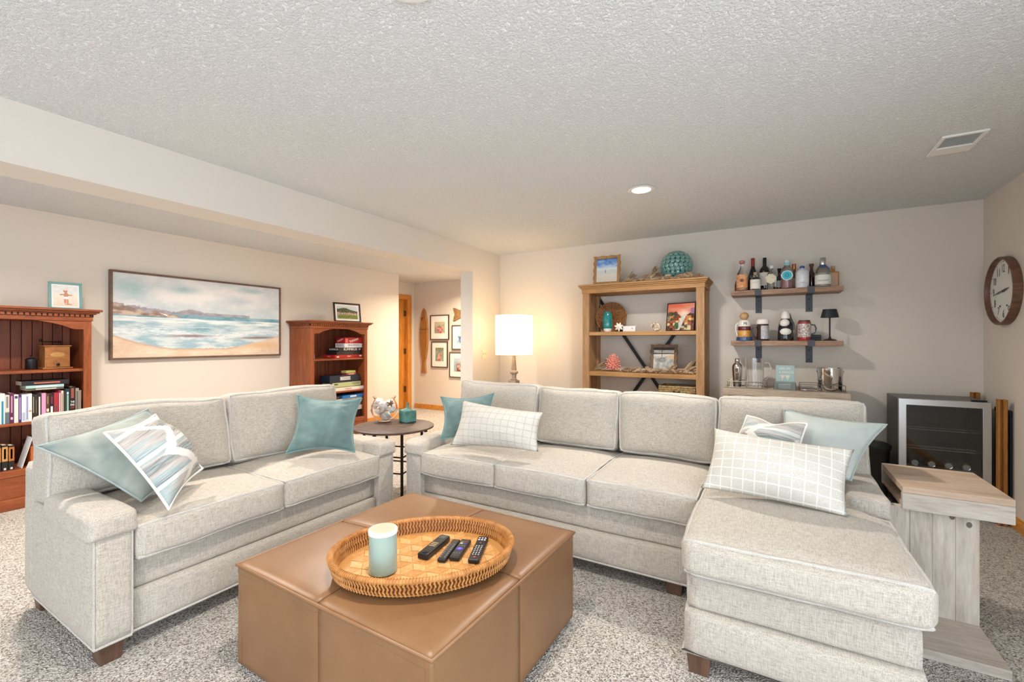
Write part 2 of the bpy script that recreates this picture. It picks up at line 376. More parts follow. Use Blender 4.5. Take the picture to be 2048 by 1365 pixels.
# light switch on the divider wall
t = thing('light_switch', 'ivory double light switch plate beside the lamp', 'switch', (XL, 4.539, 1.133))
IV = plain('ivory_plastic', 'e8dfbe', .4)
MB().box(0, .006, -.045, .045, -.058, .058).build('plate', IV, t, bevel=.003)
for s in (-1, 1): MB().at((.008, s * .02, 0), (0, R(12), 0)).box(-.004, .006, -.005, .005, -.011, .011).build('toggle', plain('ivory_toggle', 'd8cba2', .35), t)
# ================================================================== SEATING
LINEN = linen('oatmeal_linen', '968d82', 'b7aea2', 'ccc4b9')
PIPING = linen('linen_piping', 'a8a199', 'bfb9b1', 'cec8c0')
FOOT = wood('dark_walnut_foot', '4a3225', '5f4333', '6f5140', 2, (1, 1, .2), .5)
def tilt(px, py, pz, ax, deg):
    return Matrix.Translation((px, py, pz)) @ Matrix.Rotation(R(deg), 4, ax) @ Matrix.Translation((-px, -py, -pz))
def foot(t, x, y, sx, sy):
    MB().add([(x - .04 * sx * 0 - .045, y - .045, .1), (x + .045, y - .045, .1), (x + .045, y + .045, .1), (x - .045, y + .045, .1),
              (x - .035, y - .035, 0), (x + .035, y - .035, 0), (x + .035, y + .035, 0), (x - .035, y + .035, 0)],
             [(0, 1, 2, 3), (7, 6, 5, 4), (0, 4, 5, 1), (1, 5, 6, 2), (2, 6, 7, 3), (3, 7, 4, 0)]).build('foot', FOOT, t, True, bevel=.004)
# ---- loveseat, back towards the left wall
t = thing('loveseat', 'oatmeal linen loveseat with two seat cushions in front of the seascape', 'sofa', (-2.66, 1.445, 0))
soft_box('base', (-3.0, -2.292, .785, 2.10, .25, .380), LINEN, t, .012, (.004, 0, 0), 8)
lo = soft_box('lower_rail', (-3.0, -2.274, .785, 2.10, .085, .25), LINEN, t, .01, (.012, 0, 0), 8)
MB().tube([(-2.274, .79, .087), (-2.274, 2.10, .087)], .006).build('piping', PIPING, lo, True, smooth=60)
for (y0, y1) in ((.662, .787), (2.10, 2.228)):
    a = soft_box('arm', (-3.03, -2.252, y0, y1, .085, .535), LINEN, t, .012, (.004, .004, .004), 8, wob=.002, seed=y0)
    for yy in (y0 + .003, y1 - .003):
        MB().tube([(-2.256, yy, .09), (-2.254, yy, .52)], .0045).build('piping', PIPING, a, True, smooth=60)
    MB().tube([(-3.0, y0 + .004, .09), (-2.254, y0 + .004, .088), (-2.254, y1 - .004, .088)], .0055).build('piping', PIPING, a, True, smooth=60)
    def flare(q, p): q.y += p[1] * .012 * max(0, -p[2]); return q
    soft_box('arm_cover', (-2.80, -2.236, y0 - .016, y1 + .016, .505, .602), LINEN, t, .028, (.006, 0, .012), 10, warp=flare, pipe=None, wob=.006, seed=y0 + 2)
soft_box('back_frame', (-3.10, -2.965, .66, 2.232, .085, .715), LINEN, t, .035, (.006, .003, 0), 10, wob=.004)
for k, (y0, y1) in enumerate(((.792, 1.432), (1.436, 2.096))):
    soft_box('seat_cushion', (-2.90, -2.236, y0, y1, .388, .535), LINEN, t, .02, (.012, .004, .030), 14, pipe=.0075, pmat=PIPING, wob=.007, seed=k + 4)
for k, (y0, y1) in enumerate(((.655, 1.428), (1.434, 2.19))):
    tf = tilt(-2.84, 0, .56, 'Y', -9)
    soft_box('back_cushion', (-2.955, -2.745, y0, y1, .55, .955), LINEN, t, .035, (.042, .004, .012), 14, tf=tf, pipe=.0075, pmat=PIPING, wob=.014, seed=k + 9, axis=0)
for fx, fy in ((-2.315, .725), (-2.315, 2.165), (-3.03, .725), (-3.03, 2.165)): foot(t, fx, fy, 1, 1)
# ---- sectional with chaise, back towards the back wall
t = thing('sectional_sofa', 'long oatmeal linen sectional sofa with a chaise at its right end', 'sofa', (-.87, 2.7, 0))
soft_box('base', (-2.06, -.29, 2.325, 3.05, .25, .382), LINEN, t, .012, (0, .004, 0), 10)
lo = soft_box('lower_rail', (-2.06, -.29, 2.308, 3.05, .085, .25), LINEN, t, .01, (0, .012, 0), 10)
MB().tube([(-2.05, 2.308, .087), (-.29, 2.308, .087)], .006).build('piping', PIPING, lo, True, smooth=60)
def arm2(x0, x1, yf):
    a = soft_box('arm', (x0, x1, yf, 3.12, .085, .535), LINEN, t, .012, (.004, .004, .004), 8, wob=.002, seed=x0)
    for xx in (x0 + .003, x1 - .003): MB().tube([(xx, yf + .004, .09), (xx, yf + .002, .52)], .0045).build('piping', PIPING, a, True, smooth=60)
    def flare(q, p): q.x += p[0] * .012 * max(0, -p[2]); return q
    soft_box('arm_cover', (x0 - .016, x1 + .016, yf - .016, yf + .55, .505, .602), LINEN, t, .028, (0, .006, .012), 10, warp=flare, wob=.006, seed=x0 + 3)
arm2(-2.183, -2.056, 2.285); arm2(.300, .428, 2.47)
soft_box('back_frame', (-2.185, .43, 3.05, 3.18, .085, .71), LINEN, t, .035, (.003, .006, 0), 12, wob=.004)
for k, (x0, x1) in enumerate(((-2.052, -1.464), (-1.460, -.876), (-.872, -.305))):
    soft_box('seat_cushion', (x0, x1, 2.272, 2.95, .392, .538), LINEN, t, .02, (.004, .012, .030), 14, pipe=.0075, pmat=PIPING, wob=.007, seed=k + 14)
soft_box('chaise_base', (-.292, .406, 1.838, 3.05, .25, .382), LINEN, t, .014, (.004, .006, 0), 10)
lo = soft_box('chaise_lower_rail', (-.298, .412, 1.818, 3.05, .085, .25), LINEN, t, .012, (.006, .014, 0), 10)
MB().tube([(-.30, 3.0, .088), (-.300, 1.820, .088), (.412, 1.820, .088), (.414, 2.46, .088)], .006).build('piping', PIPING, lo, True, smooth=60)
def tee(q, p):
    s = max(0, min(1, (q.y - 2.40) / .05)); s = s * s * (3 - 2 * s)
    w = max(0, min(1, (q.x - .05) / .36)); q.x -= .128 * s * w; return q
soft_box('chaise_cushion', (-.304, .425, 1.785, 2.95, .396, .54), LINEN, t, .036, (.010, .020, .030), 24, warp=tee, pipe=.008, pmat=PIPING, wob=.007, seed=21)
for k, (x0, x1) in enumerate(((-2.17, -1.476), (-1.470, -.880), (-.874, -.285), (-.279, .422))):
    tf = tilt(0, 2.93, .56, 'X', -9)
    soft_box('back_cushion', (x0, x1, 2.84, 3.045, .55, .955 - (.012 if k in (1, 2) else 0)), LINEN, t, .035, (.004, .042, .012), 14, tf=tf, pipe=.0075, pmat=PIPING, wob=.014, seed=k + 31, axis=1)
for fx, fy in ((-2.12, 2.36), (-.43, 2.39), (-.245, 1.87), (.36, 1.87), (.37, 3.08), (-2.12, 3.08)): foot(t, fx, fy, 1, 1)
# ------------------------------------------------------------------ pillows
def pillow(name, label, mat, corners, thick, pinch=.10, pipe=None, chop=0, seed=0, n=26, wr=.006, group='scatter cushions', push=0, backf=.45):
    corners = [CP + (Vector(q) - CP) * (1 - push) for q in corners]
    TL, TR, BR, BL = [Vector(q) for q in corners]
    c = (TL + TR + BR + BL) / 4; nn = (TR - BL).cross(TL - BR).normalized()
    if nn.dot(CP - c) < 0: nn = -nn
    base = min(corners, key=lambda q: q[2])
    t = thing(name, label, 'pillow', (c.x, c.y, min(q[2] for q in corners)), group=group)
    def pt(u, v):
        uu = u * (1 - pinch * (1 - v * v)); vv = v * (1 - pinch * (1 - u * u))
        if chop: vv -= chop * math.exp(-(u / .38) ** 2) * max(0, (v + .3) / 1.3)
        a, b_ = (uu + 1) / 2, (vv + 1) / 2
        return (BL * (1 - a) + BR * a) * (1 - b_) + (TL * (1 - a) + TR * a) * b_
    vs = []; fs = []
    for side in (1, -1):
        for j in range(n + 1):
            for i in range(n + 1):
                u = -1 + 2 * i / n; v = -1 + 2 * j / n
                u = math.copysign(abs(u) ** .75, u); v = math.copysign(abs(v) ** .75, v)
                h = (max(0, 1 - u * u) * max(0, 1 - v * v)) ** .72
                if chop: h *= 1 - .35 * math.exp(-(u / .22) ** 2) * max(0, v)
                p = pt(u, v); w = fbm(p.x * 9 + seed, p.y * 9, p.z * 9 + seed) * wr * min(1, h * 2.5) + abs(fbm(u * 2.2 + seed, v * 2.2, seed)) * wr * 1.2 * min(1, h * 3)
                vs.append(p + nn * side * (thick / 2 * h * (1 if side > 0 else backf) - w * (1 if h > 0 and side > 0 else 0)))
    K = (n + 1) ** 2
    for s in (0, 1):
        for j in range(n):
            for i in range(n):
                a = s * K + j * (n + 1) + i; q = (a, a + 1, a + n + 2, a + n + 1); fs.append(q if s == 0 else q[::-1])
    bm = bmesh.new(); V = [bm.verts.new(p) for p in vs]
    for q in fs: bm.faces.new([V[i] for i in q])
    bmesh.ops.remove_doubles(bm, verts=bm.verts, dist=1e-5)
    uvl = None
    inv = WM[t.name].inverted()
    for v in bm.verts: v.co = inv @ v.co
    bmesh.ops.recalc_face_normals(bm, faces=bm.faces)
    me = bpy.data.meshes.new('cover'); bm.to_mesh(me); bm.free(); me.polygons.foreach_set('use_smooth', [True] * len(me.polygons))
    # flat coordinates of the cloth, stored so that a woven pattern follows the pillow
    ex = (TR - TL + BR - BL).normalized(); ey = nn.cross(ex).normalized(); at = me.attributes.new('cloth', 'FLOAT_VECTOR', 'POINT')
    cc = inv @ c
    fl = []
    for v in me.vertices: d = v.co - cc; fl += [d.dot(ex), d.dot(ey), d.dot(nn)]
    at.data.foreach_set('vector', fl)
    o = obj_from_mesh('cover', me, mat, t)
    if pipe:
        per = [pt(-1 + 2 * i / 24, -1) for i in range(24)] + [pt(1, -1 + 2 * i / 24) for i in range(24)] + [pt(1 - 2 * i / 24, 1) for i in range(24)] + [pt(-1, 1 - 2 * i / 24) for i in range(24)]
        MB().tube(per, pipe[0], 6, True).build('piping', pipe[1], t, True, smooth=60)
    return t
TEAL = velvet('teal_velvet', '5e7776', '788d8b'); SAGE = velvet('sage_velvet', '7f8985', 'a3a69c'); PALE = velvet('pale_sage_velvet', 'a9afab', 'bcc0bb')
TEALP = plain('teal_cord', '6f9294', .8); SAGEP = plain('sage_cord', 'a3aca8', .8)
def woven_pattern(name):
    """bands of blue-grey, sage, pink and cream slub yarn crossed by a cream zigzag"""
    m, nt, b = nodes(name); b.inputs['Roughness'].default_value = .95; b.inputs['Specular IOR Level'].default_value = .1
    at = nt.nodes.new('ShaderNodeAttribute'); at.attribute_name = 'cloth'; L = nt.links
    sep = nt.nodes.new('ShaderNodeSeparateXYZ'); L.new(at.outputs['Vector'], sep.inputs[0])
    def mp(scale):
        q = nt.nodes.new('ShaderNodeMapping'); q.inputs['Scale'].default_value = scale; L.new(at.outputs['Vector'], q.inputs[0]); return q.outputs[0]
    def mth(op, a, b_=None, c=None):
        q = nt.nodes.new('ShaderNodeMath'); q.operation = op
        for i, x in enumerate((a, b_, c)):
            if x is None: continue
            if isinstance(x, (int, float)): q.inputs[i].default_value = x
            else: L.new(x, q.inputs[i])
        return q.outputs[0]
    band = noise_tex(nt, mp((1.2, 13, 1)), 1, 1, .5); fine = noise_tex(nt, mp((14, 330, 10)), 1, 2, .6)
    colr = ramp(nt, band, [(.30, lin('5f6c74')), (.42, lin('93a8aa')), (.50, lin('bdafa8')), (.58, lin('7f817d')), (.70, lin('6f878d'))])
    r = nt.nodes.new('ShaderNodeMixRGB'); r.inputs[2].default_value = (*lin('cfcbc4'), 1); L.new(colr, r.inputs[1]); L.new(ramp(nt, fine, [(.42, (0, 0, 0)), (.62, (.6, .6, .6))]), r.inputs[0])
    tri = mth('PINGPONG', mth('ADD', sep.outputs[1], 1.0), .09)
    zz = mth('PINGPONG', mth('ADD', mth('ADD', sep.outputs[0], tri), 1.03), .105)
    msk = mth('LESS_THAN', mth('ADD', zz, mth('MULTIPLY', mth('SUBTRACT', fine, .5), .03)), .022)
    st = mth('LESS_THAN', mth('PINGPONG', mth('ADD', sep.outputs[1], 1.02), .065), .009)
    msk = mth('MAXIMUM', msk, mth('MULTIPLY', st, .8))
    r2 = nt.nodes.new('ShaderNodeMixRGB'); r2.inputs[2].default_value = (*lin('dedad3'), 1); L.new(r.outputs[0], r2.inputs[1]); L.new(msk, r2.inputs[0]); L.new(r2.outputs[0], b.inputs['Base Color'])
    bump(nt, b, fine, .4, .002); return m
def windowpane(name, line, sgn):
    m, nt, b = nodes(name); b.inputs['Roughness'].default_value = .95; b.inputs['Specular IOR Level'].default_value = .1; L = nt.links
    at = nt.nodes.new('ShaderNodeAttribute'); at.attribute_name = 'cloth'; sep = nt.nodes.new('ShaderNodeSeparateXYZ'); L.new(at.outputs['Vector'], sep.inputs[0])
    def mth(op, a, b_):
        q = nt.nodes.new('ShaderNodeMath'); q.operation = op
        for i, x in enumerate((a, b_)):
            if isinstance(x, (int, float)): q.inputs[i].default_value = x
            else: L.new(x, q.inputs[i])
        return q.outputs[0]
    l1 = mth('LESS_THAN', mth('PINGPONG', mth('ADD', sep.outputs[0], 2.0), .023), .0022); l2 = mth('LESS_THAN', mth('PINGPONG', mth('ADD', sep.outputs[1], 2.01), .020), .0022)
    g = mth('MAXIMUM', l1, l2); fine = noise_tex(nt, at.outputs['Vector'], 300, 2)
    base = ramp(nt, fine, [(.35, lin('c3beb4')), (.65, lin('d6d1c8'))])
    r = nt.nodes.new('ShaderNodeMixRGB'); r.inputs[2].default_value = (*lin(line), 1); L.new(base, r.inputs[1]); L.new(g, r.inputs[0]); L.new(r.outputs[0], b.inputs['Base Color'])
    hgt = mth('ADD', mth('MULTIPLY', g, sgn), mth('MULTIPLY', fine, .5)); bump(nt, b, hgt, .6, .004); return m
PATT = woven_pattern('banded_slub_weave'); PANE1 = windowpane('windowpane_weave_grey', 'bab5ad', -.5); PANE2 = windowpane('windowpane_weave_tufted', 'e6e2da', 1.0)
CREAMP = plain('cream_cord', 'e9e6df', .9)
X_, Y_, Z_ = onX, onY, onZ
pillow('throw_pillow', 'sage grey velvet pillow lying behind the patterned one on the loveseat', SAGE, [X_(71, 894, -2.70), X_(297, 818, -2.735), X_(400, 945, -2.52), Z_(283, 1003, .575)], .25, .10, (.005, SAGEP), seed=1)
pillow('throw_pillow', 'blue and cream banded zigzag pillow propped on the loveseat', PATT, [X_(209, 866, -2.47), X_(310, 830, -2.70), X_(405, 938, -2.50), Z_(338, 1019, .535)], .25, .11, (.006, CREAMP), seed=2, push=0.05)
pillow('throw_pillow', 'teal velvet pillow in the far corner of the loveseat', TEAL, [X_(594, 791, -2.80), X_(724, 797, -2.54), X_(710, 905, -2.46), Z_(572, 908, .565)], .25, .17, (.005, TEALP), seed=3, push=0.045, wr=.016)
pillow('throw_pillow', 'teal velvet pillow in the left corner of the sectional', TEAL, [Y_(881, 794, 2.66), Y_(988, 787, 2.84), Y_(990, 884, 2.76), Y_(880, 880, 2.56)], .22, .18, (.005, TEALP), seed=4, push=0.05, wr=.01)
pillow('lumbar_pillow', 'white windowpane lumbar pillow before the teal velvet one on the sectional', PANE1, [Y_(925, 801, 2.62), Y_(1087, 826, 2.66), Y_(1077, 904, 2.56), Y_(901, 891, 2.49)], .21, .08, None, seed=5, push=0.07)
pillow('throw_pillow', 'pale sage velvet pillow leaning over the right arm of the sectional', PALE, [Y_(1568, 820, 2.92), Y_(1774, 850, 2.78), Y_(1702, 962, 2.66), Y_(1545, 940, 2.75)], .23, .11, (.005, SAGEP), seed=6, push=0.03)
pillow('throw_pillow', 'blue and cream banded pillow half hidden on the chaise', PATT, [Y_(1494, 832, 2.80), Y_(1615, 848, 2.72), Y_(1600, 925, 2.60), Y_(1455, 905, 2.70)], .17, .08, (.005, CREAMP), chop=.22, seed=7, push=0.05)
pillow('lumbar_pillow', 'large white tufted windowpane lumbar pillow at the front of the chaise', PANE2, [Y_(1429, 857, 2.54), Y_(1709, 900, 2.51), Y_(1695, 1035, 2.36), Y_(1401, 976, 2.38)], .24, .07, None, seed=8, push=0.046)
# ------------------------------------------------------------------ leather ottoman
m, nt, b = nodes('caramel_leather'); b.inputs['Roughness'].default_value = .38; b.inputs['Specular IOR Level'].default_value = .45
n = noise_tex(nt, coords(nt), 3, 4, .6); nt.links.new(ramp(nt, n, [(.3, lin('7a5638')), (.7, lin('8c6644'))]), b.inputs['Base Color'])
bump(nt, b, noise_tex(nt, coords(nt), 420, 3), .12, .0015); LEATHER = m
t = thing('leather_ottoman', 'square caramel leather ottoman in the middle of the carpet', 'ottoman', (-1.3065, 1.4405, 0), R(-1.2)); OT = t
HX2, HY2, OZ = .507, .484, .41
MB().box(-HX2 + .012, HX2 - .012, -HY2 + .012, HY2 - .012, .02, OZ - .03).build('core', plain('leather_seam_shadow', '5e4028', .6), t)
g = .0012
for ix in (0, 1):
    for iy in (0, 1):
        x0, x1 = (-HX2, -g) if ix == 0 else (g, HX2); y0, y1 = (-HY2, -g) if iy == 0 else (g, HY2)
        def crown(q, p, x0=x0): q.z += .016 * (1 - (q.x / HX2) ** 2) * (1 - (q.y / HY2) ** 2) * (1 if p[2] > 0 else 0); return q
        soft_box('top_panel', (x0, x1, y0, y1, OZ - .05, OZ), LEATHER, t, .012, (0, 0, .006), 12, warp=crown, wob=.002, seed=ix * 2 + iy, world=False)
for s in (-1, 1):
    for k in (0, 1):
        x0, x1 = (-HX2 + .002, -g) if k == 0 else (g, HX2 - .002); y0, y1 = (-HY2 + .002, -g) if k == 0 else (g, HY2 - .002)
        soft_box('side_panel', (x0, x1, min(s * (HY2 - .03), s * (HY2 - .002)), max(s * (HY2 - .03), s * (HY2 - .002)), .012, OZ - .012), LEATHER, t, .006, (0, .003, 0), 10, wob=.002, seed=k + 5 * s, world=False)
        soft_box('side_panel', (min(s * (HX2 - .03), s * (HX2 - .002)), max(s * (HX2 - .03), s * (HX2 - .002)), y0, y1, .012, OZ - .012), LEATHER, t, .006, (.003, 0, 0), 10, wob=.002, seed=k + 9 * s, world=False)
a, b2 = HX2 + .001, HY2 + .001
MB().tube([(x, y, OZ - .010) for x, y in ((-a, -b2), (0, -b2 - .003), (a, -b2), (a + .003, 0), (a, b2), (0, b2 + .003), (-a, b2), (-a - .003, 0))], .0065, 8, True).build('welt', LEATHER, t, smooth=60)
# ------------------------------------------------------------------ oval rattan tray
RATT = plain('rattan_cane', 'c58a4e', .45, c2='a86e38', vs=40); RATT2 = plain('rattan_dark', '7a4a22', .6)
t = thing('rattan_tray', 'oval woven rattan tray on the leather ottoman', 'tray', (-1.165, 1.318, OZ + .0245), R(45)); TR_ = t
A_, B_ = .325, .248
MB().lathe([(0, 0), (1, 0), (1, .004), (0, .004)], 64, A_, B_).build('base', plain('bamboo_mat', 'c08a4c', .6), t)
rm = MB()
NR = 150
for row in range(4):
    z0 = .006 + row * .0125
    for i in range(NR):
        a = 2 * math.pi * (i + .5 * (row % 2)) / NR; a2 = a + .016 * (1 if row % 2 else -1)
        fl = 1 + .012 * row
        for off in (-.007, .007):
            p0 = ((A_ + off) * fl * math.cos(a), (B_ + off) * fl * math.sin(a), z0 - .002); p1 = ((A_ + off) * (fl + .012) * math.cos(a2), (B_ + off) * (fl + .012) * math.sin(a2), z0 + .0135)
            rm.tube([p0, p1], .0034, 5)
tag(rm.build('woven_wall', RATT, t, smooth=60), kind='stuff')
MB().lathe([(.985, .004), (.985 * 1.04, .05), (1.005 * 1.04, .05), (1.005, .004), (.985, .004)], 64, A_, B_).build('wall_core', RATT2, t, smooth=40)
rim = MB()
rim.tube([(A_ * 1.05 * math.cos(2 * math.pi * i / 72), B_ * 1.05 * math.sin(2 * math.pi * i / 72), .056) for i in range(72)], .0095, 8, True)
ro = rim.build('rim', RATT, t, smooth=60)
wr = MB()
for i in range(200):
    a = 2 * math.pi * i / 200; c = Vector((A_ * 1.05 * math.cos(a), B_ * 1.05 * math.sin(a), .056)); nrm = Vector((math.cos(a) / A_, math.sin(a) / B_, 0)).normalized()
    wr.tube([c + (nrm * math.cos(q) + Vector((0, 0, 1)) * math.sin(q)) * .0105 + Vector((-math.sin(a), math.cos(a), 0)) * (q - 1.5) * .0012 for q in [k * .63 for k in range(10)]], .0019, 4)
tag(wr.build('rim_wrapping', RATT, ro, smooth=60), kind='stuff')
# bamboo strips woven in three directions over the base
ST = [plain('bamboo_strip_%d' % k, c, .45, c2=c2, vs=60) for k, (c, c2) in enumerate((('d9a467', 'c98f52'), ('cf9658', 'b97e42'), ('e0b078', 'd09c60')))]
s = .034; smesh = []
for k in range(3):
    e1 = Vector((math.cos(R(90 + 120 * k)), math.sin(R(90 + 120 * k)), 0)) * s * 1.55; e2 = Vector((math.cos(R(210 + 120 * k)), math.sin(R(210 + 120 * k)), 0)) * s * 1.55
    b_ = MB(); q = [Vector((0, 0, 0)), e1, e1 + e2, e2]; cq = (q[0] + q[2]) / 2
    lo_ = [cq + (p - cq) * .97 for p in q]; hi = [cq + (p - cq) * .93 + Vector((0, 0, .0026 if i in (0, 1) else .0014)) for i, p in enumerate(q)]
    b_.add(lo_ + hi, [(3, 2, 1, 0), (4, 5, 6, 7), (0, 1, 5, 4), (1, 2, 6, 5), (2, 3, 7, 6), (3, 0, 4, 7)])
    me = b_.mesh('bamboo_strip'); me.materials.append(ST[k]); smesh.append(me)
L3 = s * 1.55 * math.sqrt(3)
for i in range(-9, 10):
    for j in range(-9, 10):
        x = L3 * (i + .5 * j); y = L3 * math.sqrt(3) / 2 * j
        if abs(x) > A_ or abs(y) > B_: continue
        for k in range(3):
            ctr = Vector((x, y, 0)) + sum((v.co for v in smesh[k].vertices), Vector()) / 8
            if (ctr.x / (A_ - .012)) ** 2 + (ctr.y / (B_ - .012)) ** 2 < .88:
                o = bpy.data.objects.new('bamboo_strip', smesh[k]); COL.objects.link(o); o.parent = t; o.location = (x, y, .004)
TZ = OZ + .0245 + .0075
# candle
t = thing('candle', 'seafoam glass candle with a cane lid at the left end of the tray', 'candle', (-1.228, 1.165, TZ))
SEA = plain('seafoam_frosted_glass', '9cb2a8', .25, 0, .5, coat=.3)
MB().lathe([(.040, 0), (.048, .003), (.050, .012), (.050, .14), (.047, .142)], 40).build('jar', SEA, t, smooth=40)
MB().lathe([(.0503, .004), (.0506, .010), (.0506, .026), (.0503, .027)], 40).build('glass_foot', plain('clear_green_glass', '8fa79e', .1, coat=.5), t, smooth=40)
ld = MB().lathe([(.048, .140), (.0525, .142), (.0525, .153), (.050, .1555), (.044, .1555)], 40).build('lid', plain('whitewashed_wood', 'ece5da', .6), t, smooth=40)
cm = MB().lathe([(0, .1558), (.044, .1558)], 32)
for i in range(-8, 9):
    w = math.sqrt(max(0, .043 ** 2 - (i * .005) ** 2)); cm.box(i * .005 - .0013, i * .005 + .0013, -w, w, .1558, .1572); cm.box(-w, w, i * .005 - .0013, i * .005 + .0013, .1558, .1578)
cm.build('cane_inset', plain('cane_webbing', 'dcc6ae', .6), ld)
# remotes
RB = plain('remote_black_plastic', '1d1d1f', .35); RBG = plain('remote_grey_button', '6c6c6e', .5); RW = plain('remote_white_mark', 'd6d6d6', .5)
def remote(label, p0, p1, w, h, kind):
    p0 = Vector((*p0, 0)); p1 = Vector((*p1, 0)); d = p1 - p0; ln = d.length; c = (p0 + p1) / 2
    t = thing('remote_control', label, 'remote control', (c.x, c.y, TZ), math.atan2(d.y, d.x) - math.pi / 2, 'remote controls on the tray')
    MB().box(-w / 2, w / 2, -ln / 2, ln / 2, .0, h).build('case', RB, t, bevel=.006, seg=3)
    def btn(x, y, r, m, hh=.0016, sx=1, sy=1): MB().at((x, y, h - .0004)).lathe([(r, 0), (r, hh * .6), (r * .8, hh)], 10, sx, sy).build('button', m, t, smooth=50)
    if kind == 0:
        btn(0, -ln * .38, .013, RB, .004)
        for i in range(3): MB().box(-.014, .014, -ln * .12 + i * .013, -ln * .12 + i * .013 + .007, h, h + .001).build('button', plain('remote_bronze', '9c8664', .4), t)
        MB().box(-.014, .014, ln * .28, ln * .42, h, h + .0008).build('screen', plain('remote_screen', '3a4446', .2), t)
    elif kind == 1:
        for i in range(8):
            for s_ in (-1, 1): btn(s_ * .009, -ln * .40 + i * ln * .085, .0045, RBG)
    elif kind == 2:
        btn(0, -ln * .08, .013, plain('remote_purple', '5b45b8', .4), .002)
        btn(0, -ln * .08, .005, plain('remote_purple_light', '8a78e0', .4), .003)
        for i, m_ in enumerate(('8f7a2e', '8c2f2f', 'd8d8d8', '3f5fb5')):
            MB().box(-.013 + (i % 2) * .015, -.002 + (i % 2) * .015, ln * .28 - (i // 2) * .012, ln * .28 - (i // 2) * .012 + .006, h, h + .001).build('button', plain('remote_key_' + m_, m_, .5), t)
        for i in range(3): btn(-.011 + .011 * i, ln * .10, .003, RBG); btn(-.011 + .011 * i, -ln * .30, .003, RBG)
    else:
        for i in range(6):
            for s_ in (-1, 0, 1): btn(s_ * .011, -ln * .30 + i * ln * .07, .0026, RW)
        btn(0, -ln * .40, .005, plain('remote_red', 'b0453c', .4)); btn(0, ln * .17, .010, RB, .0015); btn(0, ln * .17, .004, RBG, .0022)
        for i in range(3): btn(-.012 + .012 * i, ln * .32, .0045, RW); btn(-.012 + .012 * i, ln * .40, .004, RW)
    return t
remote('thick black remote with a round button, nearest the candle', (-1.160, 1.300), (-1.190, 1.478), .046, .024, 0)
remote('slim black remote with two rows of grey buttons', (-1.083, 1.318), (-1.137, 1.487), .034, .015, 1)
remote('black remote with a purple round button', (-1.048, 1.352), (-1.098, 1.502), .042, .018, 2)
remote('long black remote with white dots and a red button', (-.972, 1.372), (-1.052, 1.560), .044, .018, 3)
